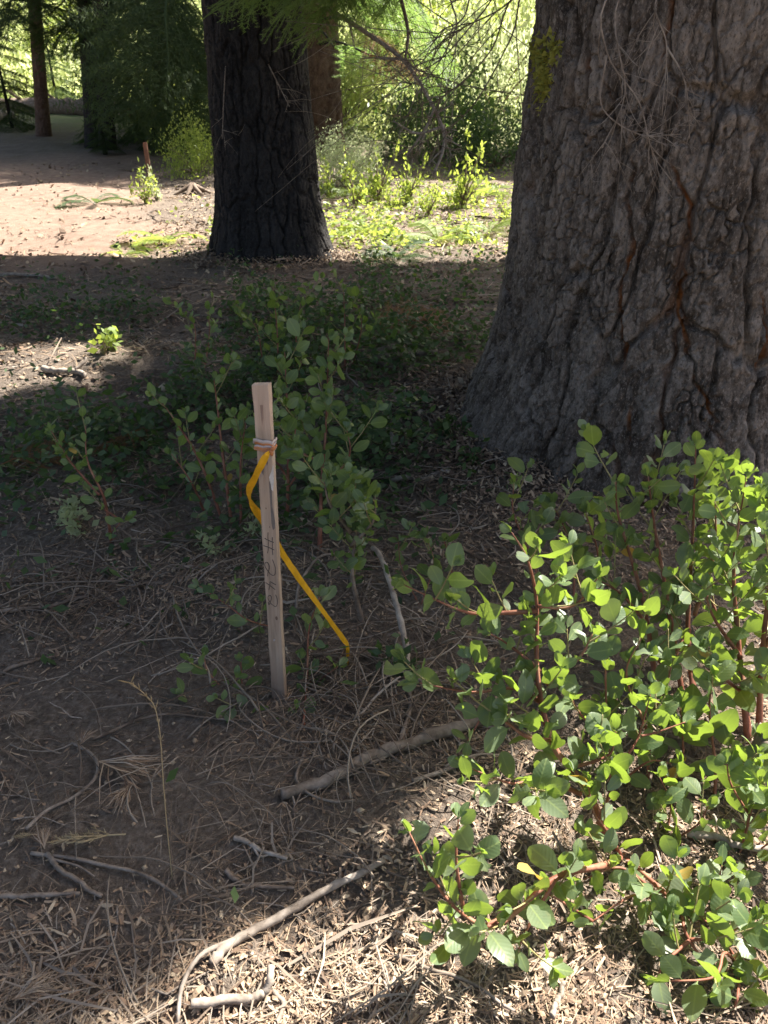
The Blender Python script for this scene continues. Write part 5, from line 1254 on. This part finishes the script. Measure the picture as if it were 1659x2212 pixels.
# tufts of long dead needles
def tuft_mesh(seed, n=42):
    rg = np.random.default_rng(seed); A = Acc()
    for i in range(n):
        an = rg.normal(0, 0.33); L = 0.8 + 0.3 * rg.random(); e = np.array([math.cos(an) * L, math.sin(an) * L, 0.15 * rg.random()]); s0 = np.array([rg.random() * 0.35, 0, 0.02])
        m = (s0 + e) / 2 + rg.normal(0, 0.05, 3) + [0, 0, 0.06]; w = np.array([-math.sin(an), math.cos(an), 0]) * 0.009
        A.add([s0 - w, s0 + w, m + w, m - w, e], [[0, 1, 2, 3]], [[3, 2, 4]], rg.random())
    return A.mesh('needle_tuft', False)
for (a, b, label, sd) in [((215, 1655), (345, 1688), 'tuft of brown pine needles left of the dry grass stalk', 1), ((290, 1700), (240, 1775), 'faded needle tuft below the brown one', 2), ((175, 1620), (205, 1585), 'small orange needle tuft at the kinked twig', 3), ((30, 2170), (130, 2140), 'reddish needle tuft at the bottom left corner', 4), ((25, 1545), (60, 1575), 'pale needle tuft at the left edge', 5), ((100, 1845), (95, 1800), 'short rusty needle tuft beside the cedar sprig', 6)]:
    A0, B0 = gp(*a), gp(*b); d = B0 - A0; L = d.length; o = obj('needle_tuft', tuft_mesh(sd), M_NEEDLE); o.location = A0 + UP * 0.015; o.rotation_euler = (0, -0.05, math.atan2(d.y, d.x)); o.scale = (L, L, L); tag(o, label, 'needles')
# dry grass stalk
gb = gp(372, 1900); Yg = gb.y
st = empty('grass_stalk', gb, 'thin straw-coloured stalk with a nodding tip in the lower left shade', 'stalk')
P = spline([tuple(gb), tuple(at(360, 1780, Yg + .02)), tuple(at(352, 1680, Yg + .04)), tuple(at(346, 1590, Yg + .06)), tuple(at(335, 1530, Yg + .07)), tuple(at(318, 1505, Yg + .07)), tuple(at(290, 1480, Yg + .06)), tuple(at(280, 1474, Yg + .05))], 40)
A = Acc(); tube(A, P, np.linspace(0.0013, 0.0009, 40), 5, a=0.5); part('stem', A.mesh('stem'), M_STRAW, st)
rg = np.random.default_rng(6)
for i in list(range(16, 39, 3)):
    for sg in (-1, 1):
        d = P[min(39, i + 1)] - P[i - 1]; d /= np.linalg.norm(d); d = d * 0.9 + np.array([sg * 0.45, rg.normal(0, .2), 0.1]); d /= np.linalg.norm(d); L = 0.010 + 0.014 * rg.random() + (0.012 if i > 34 else 0)
        A = Acc(); tube(A, [P[i], P[i] + d * L * .5, P[i] + d * L], [0.0007, 0.0012, 0.0003], 4, a=rg.random()); part('seed_husk', A.mesh('seed_husk'), M_STRAW, st)
# weathered wood stub at the right edge
sb_ = gp(1648, 1700); rg = np.random.default_rng(12); A = Acc(); hh = at(1640, 1585, sb_.y).z - sb_.z
n = 26; th = np.arange(n) / n * 2 * math.pi; rows = []
for k in range(12):
    f = k / 11; rad = (0.050 - 0.012 * f) * (1 + 0.10 * np.cos(3 * th + 0.6) + 0.07 * np.cos(7 * th + 2) + 0.03 * rg.standard_normal(n) * 0.5)
    z = -0.05 + (hh + 0.05) * f + (0.022 * noise3(np.cos(th) * 3, np.sin(th) * 3, 1.0) if k == 11 else 0)
    rows.append(np.stack([np.cos(th) * rad - 0.012 * f, np.sin(th) * rad, z + 0 * th], -1))
V = np.concatenate(rows + [np.array([[-0.012, 0, hh - 0.015]])]); I = np.arange(12 * n).reshape(12, n); J = np.roll(I, -1, 1)
A.add(V, np.stack([I[:-1], J[:-1], J[1:], I[1:]], -1).reshape(-1, 4), [(I[-1][k], I[-1][(k + 1) % n], 12 * n) for k in range(n)])
o = obj('wood_stub', A.mesh('wood_stub'), mat_wood('weathered_wood', (0.10, 0.08, 0.07), (0.26, 0.21, 0.17), (0.42, 0.36, 0.30), (1, 1, 0.12), 60)); o.location = sb_; tag(o, 'weathered grey-brown wood stub at the right edge under the shrubs', 'stump')
# fallen log and stump roots beyond the track, rusty post
def log(label, a, b, r, mat, name='fallen_log'):
    rg = np.random.default_rng(4); S = spline([tuple(a), tuple((a + b) / 2 + Vector((0, 0, 0.05))), tuple(b)], 26); A = Acc(); tube(A, S, r * (1 + 0.08 * rg.standard_normal(26)), 14, rough=0.12, rng=rg)
    o = empty(name, a, label, 'log'); part('log_bark', A.mesh('log_bark'), mat, o)
    A = Acc()
    for k in range(4):
        i = rg.integers(4, 22); p = S[i] + [0, 0, r * 0.8]; d = np.array([rg.normal(0, .5), rg.normal(0, .4), 0.7]); tube(A, p + d * np.linspace(0, 0.5, 4)[:, None], [0.05, 0.04, 0.03, 0.02], 5)
    part('branch_stub', A.mesh('branch_stub'), mat, o)
l0, l1 = at(-60, 245, 26.0), at(300, 250, 25.0)
for q in (l0, l1): q.z = Hs(q.x, q.y) + 0.16
log('long dark fallen log across the far side of the track', l0, l1, 0.24, M_STICKD)
l0, l1 = gp(-30, 268), gp(30, 262); log('pale broken log end at the far left edge', l0 + UP * .1, l1 + UP * .12, 0.14, M_PALE)
l0, l1 = gp(245, 262), gp(300, 240); log('pale tangle of dead branch behind the bushy young fir', l0 + UP * .1, l1 + UP * .3, 0.06, M_PALE)
pb = gp(325, 392); A = Acc(); hp = at(325, 308, pb.y).z - pb.z
A.add([(-.035, -.02, -.1), (.035, -.02, -.1), (.035, .02, -.1), (-.035, .02, -.1), (-.03, -.018, hp), (.03, -.018, hp + .01), (.03, .018, hp + .01), (-.03, .018, hp)], [(0, 1, 5, 4), (1, 2, 6, 5), (2, 3, 7, 6), (3, 0, 4, 7), (4, 5, 6, 7)])
tube(A, [(0, -0.03, hp * 0.75), (0, 0.03, hp * 0.75)], 0.012, 6)
o = obj('marker_post', A.mesh('marker_post', False), mat_plain('rusty_brown', (0.22, 0.11, 0.07), 0.8)); o.location = pb; tag(o, 'short rusty-brown marker post by the far track edge', 'post')
# dark stump root by the track
sr = gp(418, 418); A = Acc(); rg = np.random.default_rng(15)
for k in range(7):
    an = k * 0.9; d = np.array([math.cos(an), math.sin(an), 0]); tube(A, spline([(0, 0, 0.22), tuple(d * 0.18 + [0, 0, 0.14]), tuple(d * (0.4 + 0.2 * rg.random()) + [0, 0, -0.04])], 7), np.linspace(0.09, 0.03, 7), 6, rough=0.2, rng=rg)
o = obj('root_stump', A.mesh('root_stump'), M_STICKD); o.location = sr; o.scale = (0.6, 0.6, 0.5); tag(o, 'dark twisted root stump under the bright track-edge shrub', 'stump')
